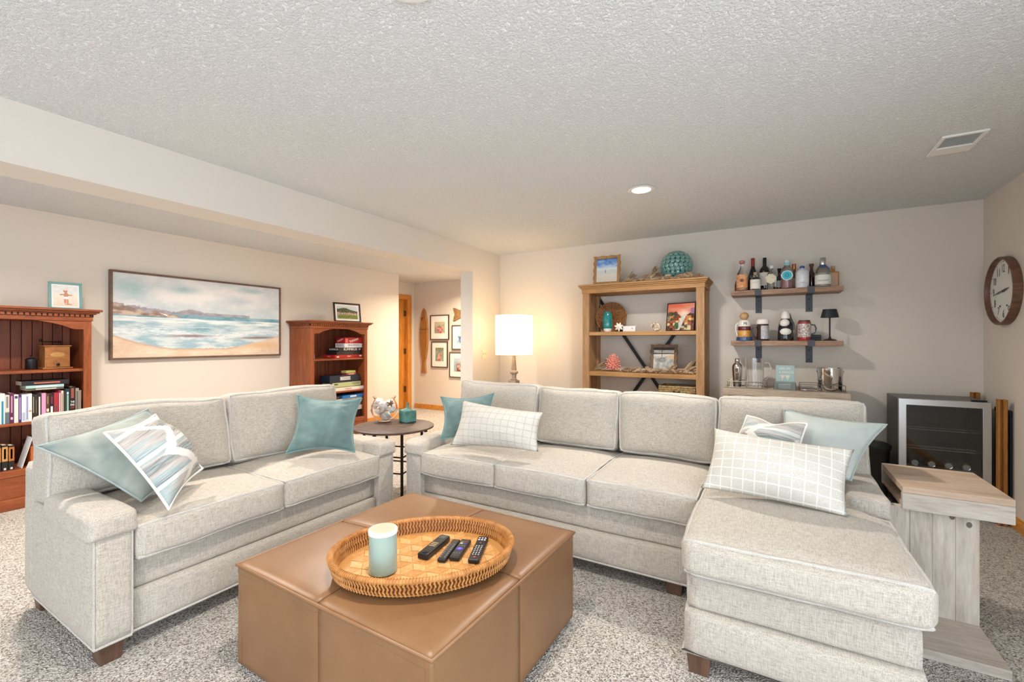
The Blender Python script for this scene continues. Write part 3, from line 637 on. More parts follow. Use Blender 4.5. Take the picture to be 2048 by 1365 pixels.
# ================================================================== LEFT WALL
CHERRY = wood('cherry_wood', '5f2c12', '84421f', '9c562c', 2.2, (1, 1, .14), .42, .08)
CHERRYH = wood('cherry_wood_cross', '5f2c12', '84421f', '9c562c', 2.2, (1, .14, 1), .42, .08)
XB, XF = XW + .02, -4.98           # back and front planes of the cherry bookcases
PLK = [wood('cherry_plank_%d' % k, a, b_, c, 2.2, (1, 1, .14), .45, .08) for k, (a, b_, c) in enumerate((('5c2a16', '7b3d22', '8c4a2c'), ('653020', '854528', '935033')))]
def bookcase(label, y0, shelves, bottom):
    W, H = .9, 1.475; y1 = y0 + W
    t = thing('bookcase', label, 'bookcase', ((XB + XF) / 2, (y0 + y1) / 2, 0), group='cherry bookcases')
    for (a, b_) in ((y0, y0 + .022), (y1 - .022, y1)): MB().box(XB, XF - .02, a, b_, 0, H).build('side_panel', CHERRY, t, True, bevel=.002)
    for (a, b_) in ((y0, y0 + .05), (y1 - .05, y1)): MB().box(XF - .02, XF, a, b_, 0, H).build('stile', CHERRY, t, True, bevel=.002)
    # arched top rail
    p = [(y0 + .05, 1.475), (y0 + .05, 1.385), (y0 + .11, 1.385)]; N = 14; a, b_ = y0 + .13, y1 - .13
    for i in range(N + 1): s_ = i / N; p.append((a + (b_ - a) * s_, 1.392 + .066 * math.sin(math.pi * s_) ** .75))
    p += [(y1 - .11, 1.385), (y1 - .05, 1.385), (y1 - .05, 1.475)]
    mb = MB(); n = len(p); vs = [(XF - .02, y, z) for y, z in p] + [(XF - .001, y, z) for y, z in p]
    fs = [(i, (i + 1) % n, n + (i + 1) % n, n + i) for i in range(n)]
    tops = [(q[0], 1.475) for q in p]
    # split the concave face into quads up to the top edge
    for side in (0, 1):
        bidx = len(vs); xx = XF - .02 if side == 0 else XF - .001
        vs += [(xx, y, 1.475) for y, z in p]
        for i in range(1, n - 2): fs.append((side * n + i, side * n + i + 1, bidx + i + 1, bidx + i))
    mb.add(vs, fs).build('arched_rail', CHERRYH, t, True)
    # beadboard back, plank by plank
    k = 0; y = y0 + .022
    while y < y1 - .03:
        yy = min(y + .062, y1 - .022)
        MB().box(XB + .001, XB + .012, y + .002, yy - .002, .05, H).build('plank', PLK[k % 2], t, True, bevel=.003); k += 1; y = yy
    MB().box(XB - .004, XB + .001, y0, y1, .02, H).build('back_sheet', plain('cherry_groove', '3a190d', .7), t, True)
    for z in shelves: MB().box(XB + .012, XF - .021, y0 + .022, y1 - .022, z - .022, z).build('shelf', CHERRYH, t, True, bevel=.004)
    MB().box(XB + .012, XF - .02, y0 + .022, y1 - .022, bottom - .03, bottom).build('shelf', CHERRYH, t, True, bevel=.003)
    MB().box(XF - .02, XF, y0 + .05, y1 - .05, bottom - .05, bottom).build('bottom_rail', CHERRYH, t, True, bevel=.003)
    MB().box(XF - .03, XF - .006, y0 + .05, y1 - .05, .04, bottom - .05).build('base_panel', CHERRYH, t, True, bevel=.002)
    MB().box(XF - .02, XF + .012, y0 - .004, y1 + .004, 0, .085).build('plinth', CHERRYH, t, True, bevel=.006)
    # crown
    cr = MB()
    for (o_, z0, z1) in ((.008, 1.452, 1.486), (.026, 1.508, 1.518), (.042, 1.518, 1.532), (.058, 1.532, 1.550)):
        cr.box(XB, XF + o_, y0 - o_, y1 + o_, z0, z1)
    crown = cr.build('crown', CHERRYH, t, True, bevel=.004)
    MB().box(XB, XF + .010, y0 - .010, y1 + .010, 1.486, 1.508).build('dentil_band', plain('cherry_groove', '3a190d', .7), crown, True)
    dm = MB().box(0, .008, -.011, .011, -.010, .010).mesh('dentil'); dm.materials.append(CHERRYH)
    inv = WM[t.name].inverted()
    for i in range(int((W + .02) / .032)):
        o = bpy.data.objects.new('dentil', dm); COL.objects.link(o); o.parent = crown; o.location = inv @ Vector((XF + .010, y0 + .006 + i * .032, 1.497))
    dm2 = MB().box(-.011, .011, -.008, 0, -.010, .010).mesh('dentil'); dm2.materials.append(CHERRYH)
    for i in range(13):
        o = bpy.data.objects.new('dentil', dm2); COL.objects.link(o); o.parent = crown; o.location = inv @ Vector((XB + .02 + i * .032, y0 - .010, 1.497))
    return t
bookcase('cherry bookcase full of books at the left edge', .555, (1.055, .655), .30)
bookcase('cherry bookcase holding board games right of the seascape', 3.53, (1.055, .615), .225)
CT = 1.55
# ------------------------------------------------------------------ seascape
t = thing('framed_painting', 'long framed seascape painting on the left wall', 'painting', (XW, 2.55, 1.105))
FR = wood('walnut_frame', '4f3a2e', '6b5142', '7d6252', 2, (1, .15, 1), .5, .1)
y0, y1, z0, z1 = 1.705, 3.392, 1.105, 1.965; fw = .02; xf = XW + .047
MB().box(XW + .001, xf, y0, y1, z1 - fw, z1).build('frame_rail', FR, t, True, bevel=.002); MB().box(XW + .001, xf, y0, y1, z0, z0 + fw).build('frame_rail', FR, t, True, bevel=.002)
MB().box(XW + .001, xf, y0, y0 + fw, z0 + fw, z1 - fw).build('frame_stile', FR, t, True, bevel=.002); MB().box(XW + .001, xf, y1 - fw, y1, z0 + fw, z1 - fw).build('frame_stile', FR, t, True, bevel=.002)
def bell(x, c, w): return math.exp(-((x - c) / w) ** 2)
def seascape(u, v):
    n1 = fbm(u * 4, v * 3, 1); n2 = fbm(u * 9, v * 16, 5); n3 = fbm(u * 26, v * 26, 9, 3); st = fbm(u * 6, v * 40, 3); fine = fbm(u * 30, v * 160, 2, 3)
    # sky
    c = mixc((234, 231, 230), (196, 208, 212), .55 + n1 * 1.1)
    c = mixc(c, (168, 196, 202), bell(u, .10, .07) * bell(v, .82, .09) * .9); c = mixc(c, (160, 190, 196), bell(u, .36, .08) * bell(v, .86, .05) * .9)
    c = mixc(c, (188, 200, 208), bell(u, .68, .12) * bell(v, .76, .06)); c = mixc(c, (172, 198, 206), bell(u, .79, .08) * bell(v, .93, .04)); c = mixc(c, (246, 243, 240), bell(u, .5, .16) * bell(v, .78, .06) * .6)
    c = mixc(c, (250, 250, 250), max(0, n3) * .25)
    hz = .545 - .015 * u
    # far hills
    hill = .565 + .085 * max(0, 1 - u / .30) + .02 * n3 * (u < .5) + .035 * bell(u, .40, .05) + .012 * max(0, 1 - abs(u - .45) / .35)
    if v < hill and u < .78: c = mixc((150, 146, 158), (178, 168, 170), .5 + n3)
    if v < hz: # sea
        d = (hz - v)
        c = mixc((104, 152, 168), (150, 182, 190), .4 + n2 * 1.4) if d < .05 else mixc((152, 182, 194), (206, 216, 218), .5 + n2 * 1.3 + st * .5)
        if .05 < d < .11: c = mixc(c, (232, 236, 236), .55 + st * 1.2)
        if .17 < d < .24: c = mixc(c, (112, 158, 172), max(0, .1 + bell(u, .46, .08) + bell(u, .22, .12) * .7 + st) * .8)
        c = mixc(c, (240, 240, 240), bell(v, .30 + .03 * math.sin(u * 9) + .02 * n1, .05) * (.62 + fine * .7))
        c = mixc(c, (238, 236, 234), max(0, fine) * .3)
        c = mixc(c, (140, 128, 132), min(1, bell(v, .265 + .008 * n3, .016) * bell(u, .40, .12) * 1.2)); c = mixc(c, (140, 124, 122), min(1, bell(v, .245 + .05 * (u - .8), .016) * bell(u, .84, .12) * 1.2))
    # near headland on the left
    if u < .34:
        top = .635 - .12 * (u / .34) - .05 * bell(u, .17, .04) + .035 * bell(u, .20, .03) + .012 * n3
        bot = .515 - .02 * (u / .34)
        if bot < v < top: c = mixc((140, 116, 106), (206, 186, 168), .45 + n2 * 1.2 + n3 * .5)
        if bot < v < top - .01 and .19 < u < .27 and abs((v - (.60 - (u - .19) * .9))) < .018: c = (244, 242, 240)
    # sand
    s = .10 + .17 * max(0, 1 - (u / .33)) ** 1.6 + .17 * max(0, (u - .62) / .38) ** 1.2 + .006 * n3
    if v < s:
        c = mixc((214, 188, 162), (232, 214, 194), .5 + n1 * 1.2 + fine * .6)
        c = mixc(c, (196, 164, 142), bell(v, s, .02) * (1 if u < .7 else .3)); c = mixc(c, (214, 170, 122), bell(u, .85, .15) * bell(v, .14, .05) * .7)
        if u > .86 and .03 < v < .07: c = mixc(c, (196, 172, 150), .4 * max(0, math.sin(u * 400)))
    return c
panel_print('canvas', (xf - .012, y0 + fw, z0 + fw), (0, y1 - y0 - 2 * fw, 0), (0, 0, z1 - z0 - 2 * fw), 320, 150, seascape, t)
# ------------------------------------------------------------------ photo frames standing on the bookcases
def stand_frame(label, c, w, h, fw, fm, face, lean, fn, matw=.0, depth=.018, parentlab='photo frame', nx=36, ny=40, name='photo_frame'):
    """frame standing at c (bottom centre), facing horizontal direction face, leaning back"""
    ang = math.atan2(face[1], face[0]) + math.pi / 2      # local -y is the facing side
    t = thing(name, label, 'photo frame', c, rot=(R(-lean), 0, ang))
    MB().box(-w / 2, w / 2, -depth / 2, depth / 2, 0, fw).build('frame_rail', fm, t, bevel=.002); MB().box(-w / 2, w / 2, -depth / 2, depth / 2, h - fw, h).build('frame_rail', fm, t, bevel=.002)
    MB().box(-w / 2, -w / 2 + fw, -depth / 2, depth / 2, fw, h - fw).build('frame_stile', fm, t, bevel=.002); MB().box(w / 2 - fw, w / 2, -depth / 2, depth / 2, fw, h - fw).build('frame_stile', fm, t, bevel=.002)
    MB().box(-w / 2 + fw, w / 2 - fw, -.001, depth / 2 - .002, fw, h - fw).build('mat_board', PAPER, t)
    a = fw + matw
    panel_print('photo', (-w / 2 + a, -.0022, a), (w - 2 * a, 0, 0), (0, 0, h - 2 * a), nx, ny, fn, t, world=False)
    return t
def baby(u, v):
    c = mixc((226, 208, 190), (236, 226, 214), v + fbm(u * 5, v * 5) * .4)
    if v > .62: c = mixc((214, 216, 216), (226, 226, 224), fbm(u * 6, v * 9) + .5)
    skin = (196, 140, 112)
    def e(cx, cy, rx, ry): return ((u - cx) / rx) ** 2 + ((v - cy) / ry) ** 2 < 1
    if e(.5, .75, .09, .09) or e(.52, .54, .10, .14) or e(.36, .56, .12, .03) or e(.68, .55, .12, .03) or e(.48, .26, .045, .15) or e(.58, .24, .045, .14): c = skin
    if e(.5, .82, .10, .05): c = (232, 214, 196)
    if e(.53, .41, .11, .06): c = (244, 240, 238)
    if e(.62, .09, .16, .025): c = (180, 140, 116)
    return c
stand_frame('small teal photo frame of a toddler on a beach, on the bookcase of books', (-5.17, 1.345, CT + .002), .205, .235, .018, plain('teal_frame', '6f9c9c', .5), (1, -.12), 8, baby, .012, nx=64, ny=80)
def team(u, v):
    c = mixc((104, 122, 54), (140, 150, 80), .5 + fbm(u * 10, v * 10))
    if v > .36: c = mixc((226, 176, 150), (66, 58, 54), .5 + fbm(u * 22, v * 22, 3) * 1.6)
    if v > .52 + .05 * fbm(u * 5, 0): c = mixc((58, 72, 44), (104, 116, 80), .5 + fbm(u * 14, v * 14) * 1.3)
    if v > .78 - .3 * max(0, u - .5) + .1 * bell(u, .35, .2): c = (206, 216, 224)
    if .3 < v < .5 and fbm(u * 30, v * 20, 8) > .25: c = (238, 232, 228)
    return c
stand_frame('black framed team photo on a lawn, on the bookcase of board games', (-5.15, 4.235, CT + .002), .42, .275, .022, plain('black_frame', '232225', .4), (1, -.12), 7, team, .028, nx=60, ny=36)
# ------------------------------------------------------------------ coffee mill and tin
SH1, SH2, SHL = 1.0558, .655, .3008
t = thing('coffee_mill', 'old wooden box coffee mill with an iron crank on the bookcase', 'coffee mill', (-5.20, 1.285, SH1))
MILL = wood('mill_oak', '7a4a22', '9a6230', 'ad7540', 3, (1, .3, 1), .5)
MB().box(-.085, .085, -.092, .092, 0, .012).build('base', MILL, t, bevel=.004)
MB().box(-.07, .07, -.076, .076, .012, .185).build('body', MILL, t, bevel=.003)
dr = MB().box(.066, .074, -.066, .066, .016, .055).build('drawer', MILL, t, bevel=.002)
MB().at((.074, 0, .036), (0, R(90), 0)).lathe([(.005, 0), (.006, .006), (.011, .010), (.008, .016), (0, .018)], 12).build('knob', plain('iron', '2a2522', .5, .6), dr, smooth=50)
MB().at((.0705, 0, .118), (0, R(90), 0)).lathe([(.045, 0), (.043, .0012), (.040, .0012), (.038, .0004)], 24, .45, 1).build('badge', plain('gilt_oval', 'b98a4e', .5), t)
MB().box(-.078, .078, -.084, .084, .185, .194).build('lid', MILL, t, bevel=.003)
IRON = plain('iron', '2a2522', .5, .6)
MB().tube([(0, .03, .194), (0, .03, .222)], .007, 8).tube([(0, .04, .222), (0, -.085, .226)], [.006, .004], 6).ball((0, .03, .224), .013, .013, .008).build('crank', IRON, t, smooth=50)
MB().at((0, -.085, .222)).lathe([(.005, 0), (.009, .008), (.008, .022), (0, .026)], 10).build('crank_knob', IRON, t, smooth=50)
t = thing('metal_canister', 'small dark pewter canister with a knobbed lid left of the coffee mill', 'canister', (-5.20, 1.148, SH1))
PEW = plain('dark_pewter', '3e4146', .3, .8, bmp=(90, .3, .002))
MB().lathe([(.034, 0), (.037, .004), (.036, .07), (.037, .074)], 24).build('body', PEW, t, smooth=40)
MB().lathe([(.039, .073), (.039, .080), (.026, .092), (.006, .096), (.006, .104), (.009, .110), (0, .116)], 24).build('lid', PEW, t, smooth=40)
# ------------------------------------------------------------------ books
PAGES = plain('book_pages', 'd8c9ae', .9)
def book(label, loc, rot, w, h, d, col, title=None, cov2=None, tcol=None, group='books on the cherry bookcase', cream=False, blocks=()):
    """spine faces local +x, thickness w along y, height h along z, depth d along -x"""
    t = thing('book', label, 'book', loc, rot=rot, group=group)
    cm = plain('cover_' + col, col, .5)
    MB().box(-d, 0, -w / 2, -w / 2 + .002, 0, h).box(-d, 0, w / 2 - .002, w / 2, 0, h).box(-.002, 0, -w / 2 + .002, w / 2 - .002, 0, h).build('cover', cm, t)
    MB().box(-d + .004, -.002, -w / 2 + .002, w / 2 - .002, .003, h - .003).build('pages', PAGES, t)
    for (a, b_, wd, c) in blocks: MB().box(0, .0006, -w / 2 * wd, w / 2 * wd, a * h, b_ * h).build('spine_print', plain('ink_' + c, c, .6), t)
    return t
spec = [ # u0,u1,top v, colour, label words, spine blocks
 (0, 10, 788, 'dcdcd4', 'white book with a teal strip', [(.0, .75, .45, '1f7f9c')]), (10, 19, 791, 'c9c4ba', 'beige book with a slate foot', [(.0, .4, .98, '57666c'), (.55, .95, .5, '7c7a74')]),
 (19, 28, 787, '5a1f45', 'plum coloured book', [(.12, .2, .5, 'e6b6c6'), (.35, .9, .35, 'b98aa6')]), (28, 37, 790, 'd8d0c4', 'cream book with a purple mark', [(.86, .95, .7, '3f3a66')]),
 (37, 43, 790, '43265e', 'violet book', [(.1, .9, .35, 'b7a2cc')]), (43, 52, 790, 'd3dae0', 'pale blue white book', [(.05, .35, .7, '9fb0bf')]), (52, 57, 789, 'c9cbdb', 'lavender speckled book', [(.08, .92, .5, '777ba6')]),
 (57, 64, 788, 'e4ddd4', 'plain white book', [(.35, .4, .8, 'cc7a52')]), (64, 70, 789, '24211f', 'black book with grey lettering', [(.3, .9, .35, '8d8a84')]), (70, 75, 790, '35291f', 'dark brown book', [(.3, .8, .35, '6c5a46')]),
 (75, 83, 789, '1d1b1c', 'black book with white lettering', [(.15, .9, .4, 'c9c6c0')]), (83, 92, 787, 'cf8fb4', 'pink book', []), (92, 99, 788, '4e3323', 'brown book with a cream emblem', [(.3, .42, .7, 'd8c6b0'), (.6, .9, .4, '8a6a3e')]),
 (99, 108, 788, '1a1418', 'black book with a maroon band', [(.2, .5, .5, 'dcd6d6'), (.6, .9, .4, '74203a')]), (108, 117, 786, '9c2a36', 'crimson book', [(.1, .5, .6, '6a3b40')]), (117, 122, 781, '84253a', 'tall maroon book', [(.1, .9, .5, 'd6b6b6')]),
 (122, 127, 782, 'cdbfae', 'cream paperback', [(.2, .9, .3, '6f6257')]), (127, 132, 782, '2c2f2a', 'slim dark green book', []), (132, 139, 779, '1c3640', 'deep teal book', [(.15, .8, .5, '8fb09a'), (.82, .9, .5, 'd6dcd6')]),
 (151, 158, 777, 'a3978a', 'taupe book with grey lettering', [(.15, .9, .5, '6c645c')]), (158, 162.5, 781, '9a8c80', 'thin taupe book against the bookcase side', [])]
xs_ = XF - .045
for (u0, u1, tv, col, lab, bl) in spec:
    ya = onX(u0, HOR, xs_).y; yb = onX(u1, HOR, xs_).y; zt = onX((u0 + u1) / 2, tv, xs_).z
    book(lab + ' standing in the row on the bookcase shelf', (xs_, (ya + yb) / 2, SH2 + .0005), (0, 0, 0), (yb - ya) - .0012, zt - SH2, .15, col, blocks=bl)
ya = onX(139, HOR, xs_).y; yb = onX(151, HOR, xs_).y
t = book('thick black book titled THE END OF near the right end of the row', (xs_, (ya + yb) / 2, SH2 + .0005), (0, 0, 0), yb - ya - .0015, onX(145, 774, xs_).z - SH2, .16, '1b1616', blocks=[(.62, .95, .5, '8c4a3a')])
for i, (w_, c_) in enumerate((('THE', WINK), ('END', WINK), ('OF', plain('ink_red', 'c0503c', .6)))): letters('lettering', w_, c_, t, (.0006, 0, .125 - .024 * i), (0, 1, 0), (0, 0, 1), .016, world=False, width=.024)
random.seed(5)
y = .60
for k, col in enumerate(('2f3b52', '8a3b2c', 'd2c6b2', '3d5a4a', '1f1f22', 'b7a26c', '5c2f4a', 'c7c3bc', '2c4a66', '7c2430')):
    w_ = .026 + .008 * random.random(); book('%s book hidden left of the white and teal one' % ('navy', 'rust', 'ivory', 'moss green', 'jet black', 'mustard', 'mulberry', 'light grey', 'denim blue', 'oxblood')[k], (xs_, y + w_ / 2, SH2 + .0005), (0, 0, 0), w_ - .001, .20 + .04 * random.random(), .15, col); y += w_ + .001
# three books lying on top of the row
zb = .893
for (lab, th, col, ya, yb, dx, c2) in (('thin dark and cream book at the bottom of the lying pile', .018, '5c5348', 1.085, 1.30, .0, 'd9d2bc'), ('pale aqua book in the middle of the lying pile', .021, '9dc0bd', 1.083, 1.30, .004, 'e6efe9'), ('thick black book on top of the lying pile', .036, '231d22', 1.062, 1.335, -.01, 'b5644e')):
    t = thing('book', lab, 'book', (xs_ - .02 + dx, (ya + yb) / 2, zb), group='books on the cherry bookcase'); L_ = (yb - ya) / 2
    MB().box(-.17, 0, -L_, L_, 0, .002).box(-.17, 0, -L_, L_, th - .002, th).box(-.002, 0, -L_, L_, .002, th - .002).build('cover', plain('cover_' + col, col, .5), t)
    MB().box(-.165, -.002, -L_ + .003, L_ - .003, .002, th - .002).build('pages', PAGES, t)
    MB().box(0, .0006, -L_ * .5, L_ * .6, th * .35, th * .65).build('spine_print', plain('ink_' + c2, c2, .6), t); zb += th + .0005
# lower shelf: black and tan books and an envelope
for k in range(7):
    yy = .80 + k * .034; h_ = .185 + .004 * (k % 3)
    t = book('black and tan paperback on the lowest shelf, %s' % ('far left end', 'second of the series', 'third of the series', 'fourth of the series', 'fifth of the series', 'next to last of the series', 'last of the series by the envelope')[k], (xs_, yy, SHL + .0005), (0, 0, 0), .030, h_, .12, '1f1a17', blocks=[(.36, .93, .98, 'a5662f' if k % 2 == 0 else 'b98a52'), (.02, .10, .4, 'd6d0c6'), (.45, .85, .35, '6b3a18')])
t = thing('envelope', 'white envelope leaning beside the black and tan books', 'envelope', (xs_ - .03, 1.055, SHL), rot=(R(-14), 0, 0))
MB().box(-.08, .05, -.001, .001, 0, .235).build('sheet', PAPER, t)
t = thing('storage_box', 'orange cardboard box behind the envelope on the lowest shelf', 'box', (xs_ - .12, 1.20, SHL))
MB().box(-.1, .1, -.09, .09, 0, .17).build('carton', plain('orange_card', 'b5642c', .7), t, bevel=.002); MB().box(-.102, .102, -.092, .092, .155, .19).build('lid', plain('brown_card', '5a3420', .7), t, bevel=.002)
# ------------------------------------------------------------------ board games
def game(label, y0, y1, z0, z1, col, depth=.20, word=None, wcol=WINK, side=None, wsize=.5, lab_bg=None, x=-5.05, slant=0, extra=(), wy=None):
    t = thing('board_game', label, 'board game', (x - depth / 2, (y0 + y1) / 2, z0), group='board games')
    cm = plain('box_' + col, col, .45); h = z1 - z0 - .0006
    MB().box(x - depth, x, y0, y1, z0, z0 + h * .5).build('tray', plain('box_' + (side or col), side or col, .5), t, True)
    MB().box(x - depth - .001, x + .001, y0 - .001, y1 + .001, z0 + h * .12, z0 + h).build('lid', cm, t, True, bevel=.001, seg=1)
    cy = wy or (y0 + y1) / 2; cz = z0 + h * .56
    if lab_bg: MB().box(x + .001, x + .0016, cy - lab_bg[1] / 2, cy + lab_bg[1] / 2, cz - h * .24, cz + h * .24).build('label_patch', plain('ink_' + lab_bg[0], lab_bg[0], .6), t, True)
    for (a, b_, c, d, cc) in extra: MB().box(x + .001, x + .0016, y0 + (y1 - y0) * a, y0 + (y1 - y0) * b_, z0 + h * c, z0 + h * d).build('print', plain('ink_' + cc, cc, .6), t, True)
    if word:
        s_ = Vector((0, math.cos(R(slant)), math.sin(R(slant)))); u_ = Vector((0, -math.sin(R(slant)), math.cos(R(slant))))
        letters('lettering', word, wcol, t, (x + .0018, cy, cz), s_, u_, h * wsize)
        letters('lettering', word, wcol, t, (x - depth / 2, y0 - .0018, cz), (1 * s_.y, 0, s_.z), (-s_.z, 0, s_.y), h * wsize * .8)
    return t
RINK = plain('ink_red', 'c0503c', .6); BINK = plain('ink_blue', '3a4f8f', .6); GINK = plain('ink_grey', '8a8a8a', .6)
z = SH1
game('thin red game box at the bottom of the upper pile', 3.94, 4.40, z, z + .046, 'a8201f', .24, 'Jopart', WINK, extra=[(.06, .14, .25, .6, 'e8e2da'), (.88, .97, .4, .8, 'e8e2da')]); z += .0465
game('plain black game box second from the bottom of the upper pile', 3.97, 4.38, z, z + .044, '201d1d', .22, extra=[(.3, .65, .4, .65, '3d3836')]); z += .0445
game('black game box with bold white lettering in the upper pile', 4.00, 4.385, z, z + .052, '191818', .20, 'RUMMIKUB', WINK, wsize=.6, extra=[(.86, .96, .3, .8, '8d8d8d')]); z += .0525
game('white SEQUENCE game box near the top of the upper pile', 4.095, 4.395, z, z + .058, 'd5d4d6', .19, 'SEQUENCE', BINK, wsize=.55); z += .0585
game('red game box with slanted white script, topmost of the upper pile', 4.10, 4.394, z, z + .082, 'a32126', .19, 'Yahtzee', WINK, wsize=.42, slant=18, extra=[(.03, .17, .1, .8, 'cf6a62')])
z = .6158
game('white game box with red lettering at the bottom of the middle pile', 3.86, 4.40, z, z + .042, 'd9d2c8', .20, 'PASSION', RINK, wsize=.5, x=-5.02); z += .0425
game('pale green game box in the middle pile', 3.90, 4.37, z, z + .068, 'a9b183', .21, side='6f7444', extra=[(.06, .18, .55, .8, '4a4a3a'), (.68, .95, .45, .8, '8d8f7c')]); z += .0685
game('navy game box with a white name label in the middle pile', 3.86, 4.355, z, z + .095, '1d2738', .20, 'PICTIONARY', plain('ink_navy', '1d2738', .6), wsize=.3, lab_bg=('d3d3cf', .17), side='15191f'); z += .0955
game('tiny red card box on the navy game box', 4.13, 4.29, z, z + .024, '9a2f3a', .10, extra=[(.2, .8, .3, .7, 'd6c2a0')]); z += .0245
game('tiny lime card box topmost of the middle pile', 4.12, 4.28, z, z + .034, 'a7ab5a', .10, side='6c6a7a')
z = .2258
game('dark brown game box lowest in the bottom pile', 3.85, 4.39, z, z + .10, '2b1c1a', .22); z += .1005
game('cream game box second in the bottom pile', 3.85, 4.39, z, z + .062, 'd4ccc2', .22); z += .0625
game('maroon and grey game box in the bottom pile', 3.87, 4.385, z, z + .045, '6b3b42', .22); z += .0455
game('mint white SORRY game box in the bottom pile', 3.88, 4.39, z, z + .068, 'c9d2c9', .22, 'SORRY!', INK, wsize=.55, extra=[(.08, .12, .2, .8, 'c9a04a'), (.16, .22, .2, .8, '8a9a8a'), (.76, .80, .2, .8, 'c9704a'), (.84, .9, .2, .8, 'b8bd9a')], side='6d736f'); z += .0685
game('bright blue game box topmost of the bottom pile', 4.05, 4.40, z, z + .045, '2a6fb8', .18, extra=[(.35, .65, .3, .75, 'd8e4ee')], x=-5.03)
game('dark card box beside the blue one in the bottom pile', 3.86, 4.03, z, z + .045, '2b2a2c', .16, extra=[(.2, .8, .3, .7, '5c4a4a')], x=-5.05)
t = thing('small_jar', 'small lilac jar alone at the left of the upper shelf', 'jar', (-5.10, 3.635, SH1)); MB().lathe([(.028, 0), (.03, .004), (.03, .055), (.024, .062)], 20).build('body', plain('lilac_glass', '9a8ab5', .3), t, smooth=40); MB().lathe([(.026, .061), (.026, .078), (0, .079)], 20).build('lid', plain('mauve_lid', '6d4a6a', .4), t, smooth=40)
# ------------------------------------------------------------------ hall: wooden fish and framed photographs
FISH = wood('carved_fish_wood', '7a4f24', '9c6a35', 'b07d45', 3, (1, 1, .2), .5)
YH = 6.49
def fish(label, name, pts, y, thick, mat, lines=()):
    xs = [p[0] for p in pts]; zs = [p[1] for p in pts]; cx, cz = (min(xs) + max(xs)) / 2, min(zs)
    t = thing(name, label, 'wall decor', (cx, YH, cz)); n = len(pts); mb = MB()
    mb.add([(x, YH - .002, z) for x, z in pts] + [(cx + (x - cx) * .8, YH - thick, z) for x, z in pts], [tuple(range(n)), tuple(range(2 * n - 1, n - 1, -1))] + [(i, n + i, n + (i + 1) % n, (i + 1) % n) for i in range(n)])
    mb.build('body', mat, t, True, bevel=.006); return t
prof = [(0, 1.919), (.045, 1.86), (.085, 1.72), (.108, 1.55), (.113, 1.38), (.105, 1.22), (.080, 1.05), (.050, .93), (.042, .87), (.055, .78), (.062, .688)]
cx = -5.735
pts = [(cx + a, z) for a, z in prof] + [(cx - a, z) for a, z in prof[::-1][:-1]]
t = fish('tall carved wooden fish hanging vertically on the hall wall', 'wooden_fish', pts, YH, .035, FISH)
MB().tube([(cx - .02, YH - .037, 1.69), (cx - .035, YH - .040, 1.71), (cx - .025, YH - .040, 1.735), (cx, YH - .037, 1.735)], .006, 6).build('eye', plain('burnt_mark', '4a2c14', .7), t, True)
MB().tube([(cx - .095, YH - .033, 1.525), (cx, YH - .038, 1.515), (cx + .095, YH - .033, 1.525)], .004, 6).build('gill_line', plain('burnt_mark', '4a2c14', .7), t, True)
pts = [(-5.06, 1.90), (-4.90, 1.855), (-4.70, 1.90), (-4.55, 1.83), (-4.47, 1.78), (-4.55, 1.73), (-4.70, 1.67), (-4.90, 1.71), (-5.06, 1.655), (-5.02, 1.78)]
fish('patterned wooden fish whose tail shows beside the divider wall', 'wooden_fish', pts, YH, .02, plain('speckled_fish_wood', 'b08a5c', .6, c2='7a5a36', vs=50))
def snap(seed, pal):
    def fn(u, v):
        n = fbm(u * 3 + seed, v * 3); k = fbm(u * 6, v * 6 + seed, 2)
        c = mixc(pal[0], pal[1], .5 + n)
        if v < .6 and abs(u - .5 + n * .2) < .28 + .1 * k: c = mixc(pal[2], pal[3], .5 + k * 1.8)
        if v > .75: c = mixc(c, pal[4], .7)
        return c
    return fn
WF = plain('walnut_thin_frame', '4a3a30', .5)
def wall_frame(label, u0, v0, u1, v1, fn, win):
    a = onY(u0, v0, YH - .012); b_ = onY(u1, v1, YH - .012); x0, x1, z0, z1 = a.x, b_.x, b_.z, a.z
    t = thing('picture_frame', label, 'picture frame', ((x0 + x1) / 2, YH, z0), group='framed photos on the hall wall'); f = .016
    MB().box(x0, x1, YH - .022, YH - .001, z1 - f, z1).build('frame_rail', WF, t, True); MB().box(x0, x1, YH - .022, YH - .001, z0, z0 + f).build('frame_rail', WF, t, True)
    MB().box(x0, x0 + f, YH - .022, YH - .001, z0 + f, z1 - f).build('frame_stile', WF, t, True); MB().box(x1 - f, x1, YH - .022, YH - .001, z0 + f, z1 - f).build('frame_stile', WF, t, True)
    MB().box(x0 + f, x1 - f, YH - .012, YH - .002, z0 + f, z1 - f).build('mat_board', PAPER, t, True)
    px0 = x0 + (x1 - x0) * win[0]; px1 = x0 + (x1 - x0) * win[1]; pz0 = z0 + (z1 - z0) * win[2]; pz1 = z0 + (z1 - z0) * win[3]
    panel_print('photo', (px0, YH - .013, pz0), (px1 - px0, 0, 0), (0, 0, pz1 - pz0), 24, 28, fn, t)
wall_frame('upper left hall photo of a child in pink outdoors', 861, 631, 898, 680, snap(1, [(150, 160, 130), (196, 190, 170), (176, 88, 110), (214, 170, 150), (206, 190, 150)]), (.22, .78, .26, .72))
wall_frame('lower left hall photo of a couple by green water', 863, 683.5, 895.5, 736, snap(4, [(120, 150, 146), (150, 170, 160), (190, 110, 90), (216, 180, 160), (140, 130, 90)]), (.25, .75, .24, .76))
wall_frame('upper right hall photo with a blue figure, cut by the divider wall', 904, 651, 941, 700, snap(7, [(210, 216, 220), (190, 204, 214), (70, 110, 160), (120, 150, 190), (226, 228, 230)]), (.24, .76, .26, .74))
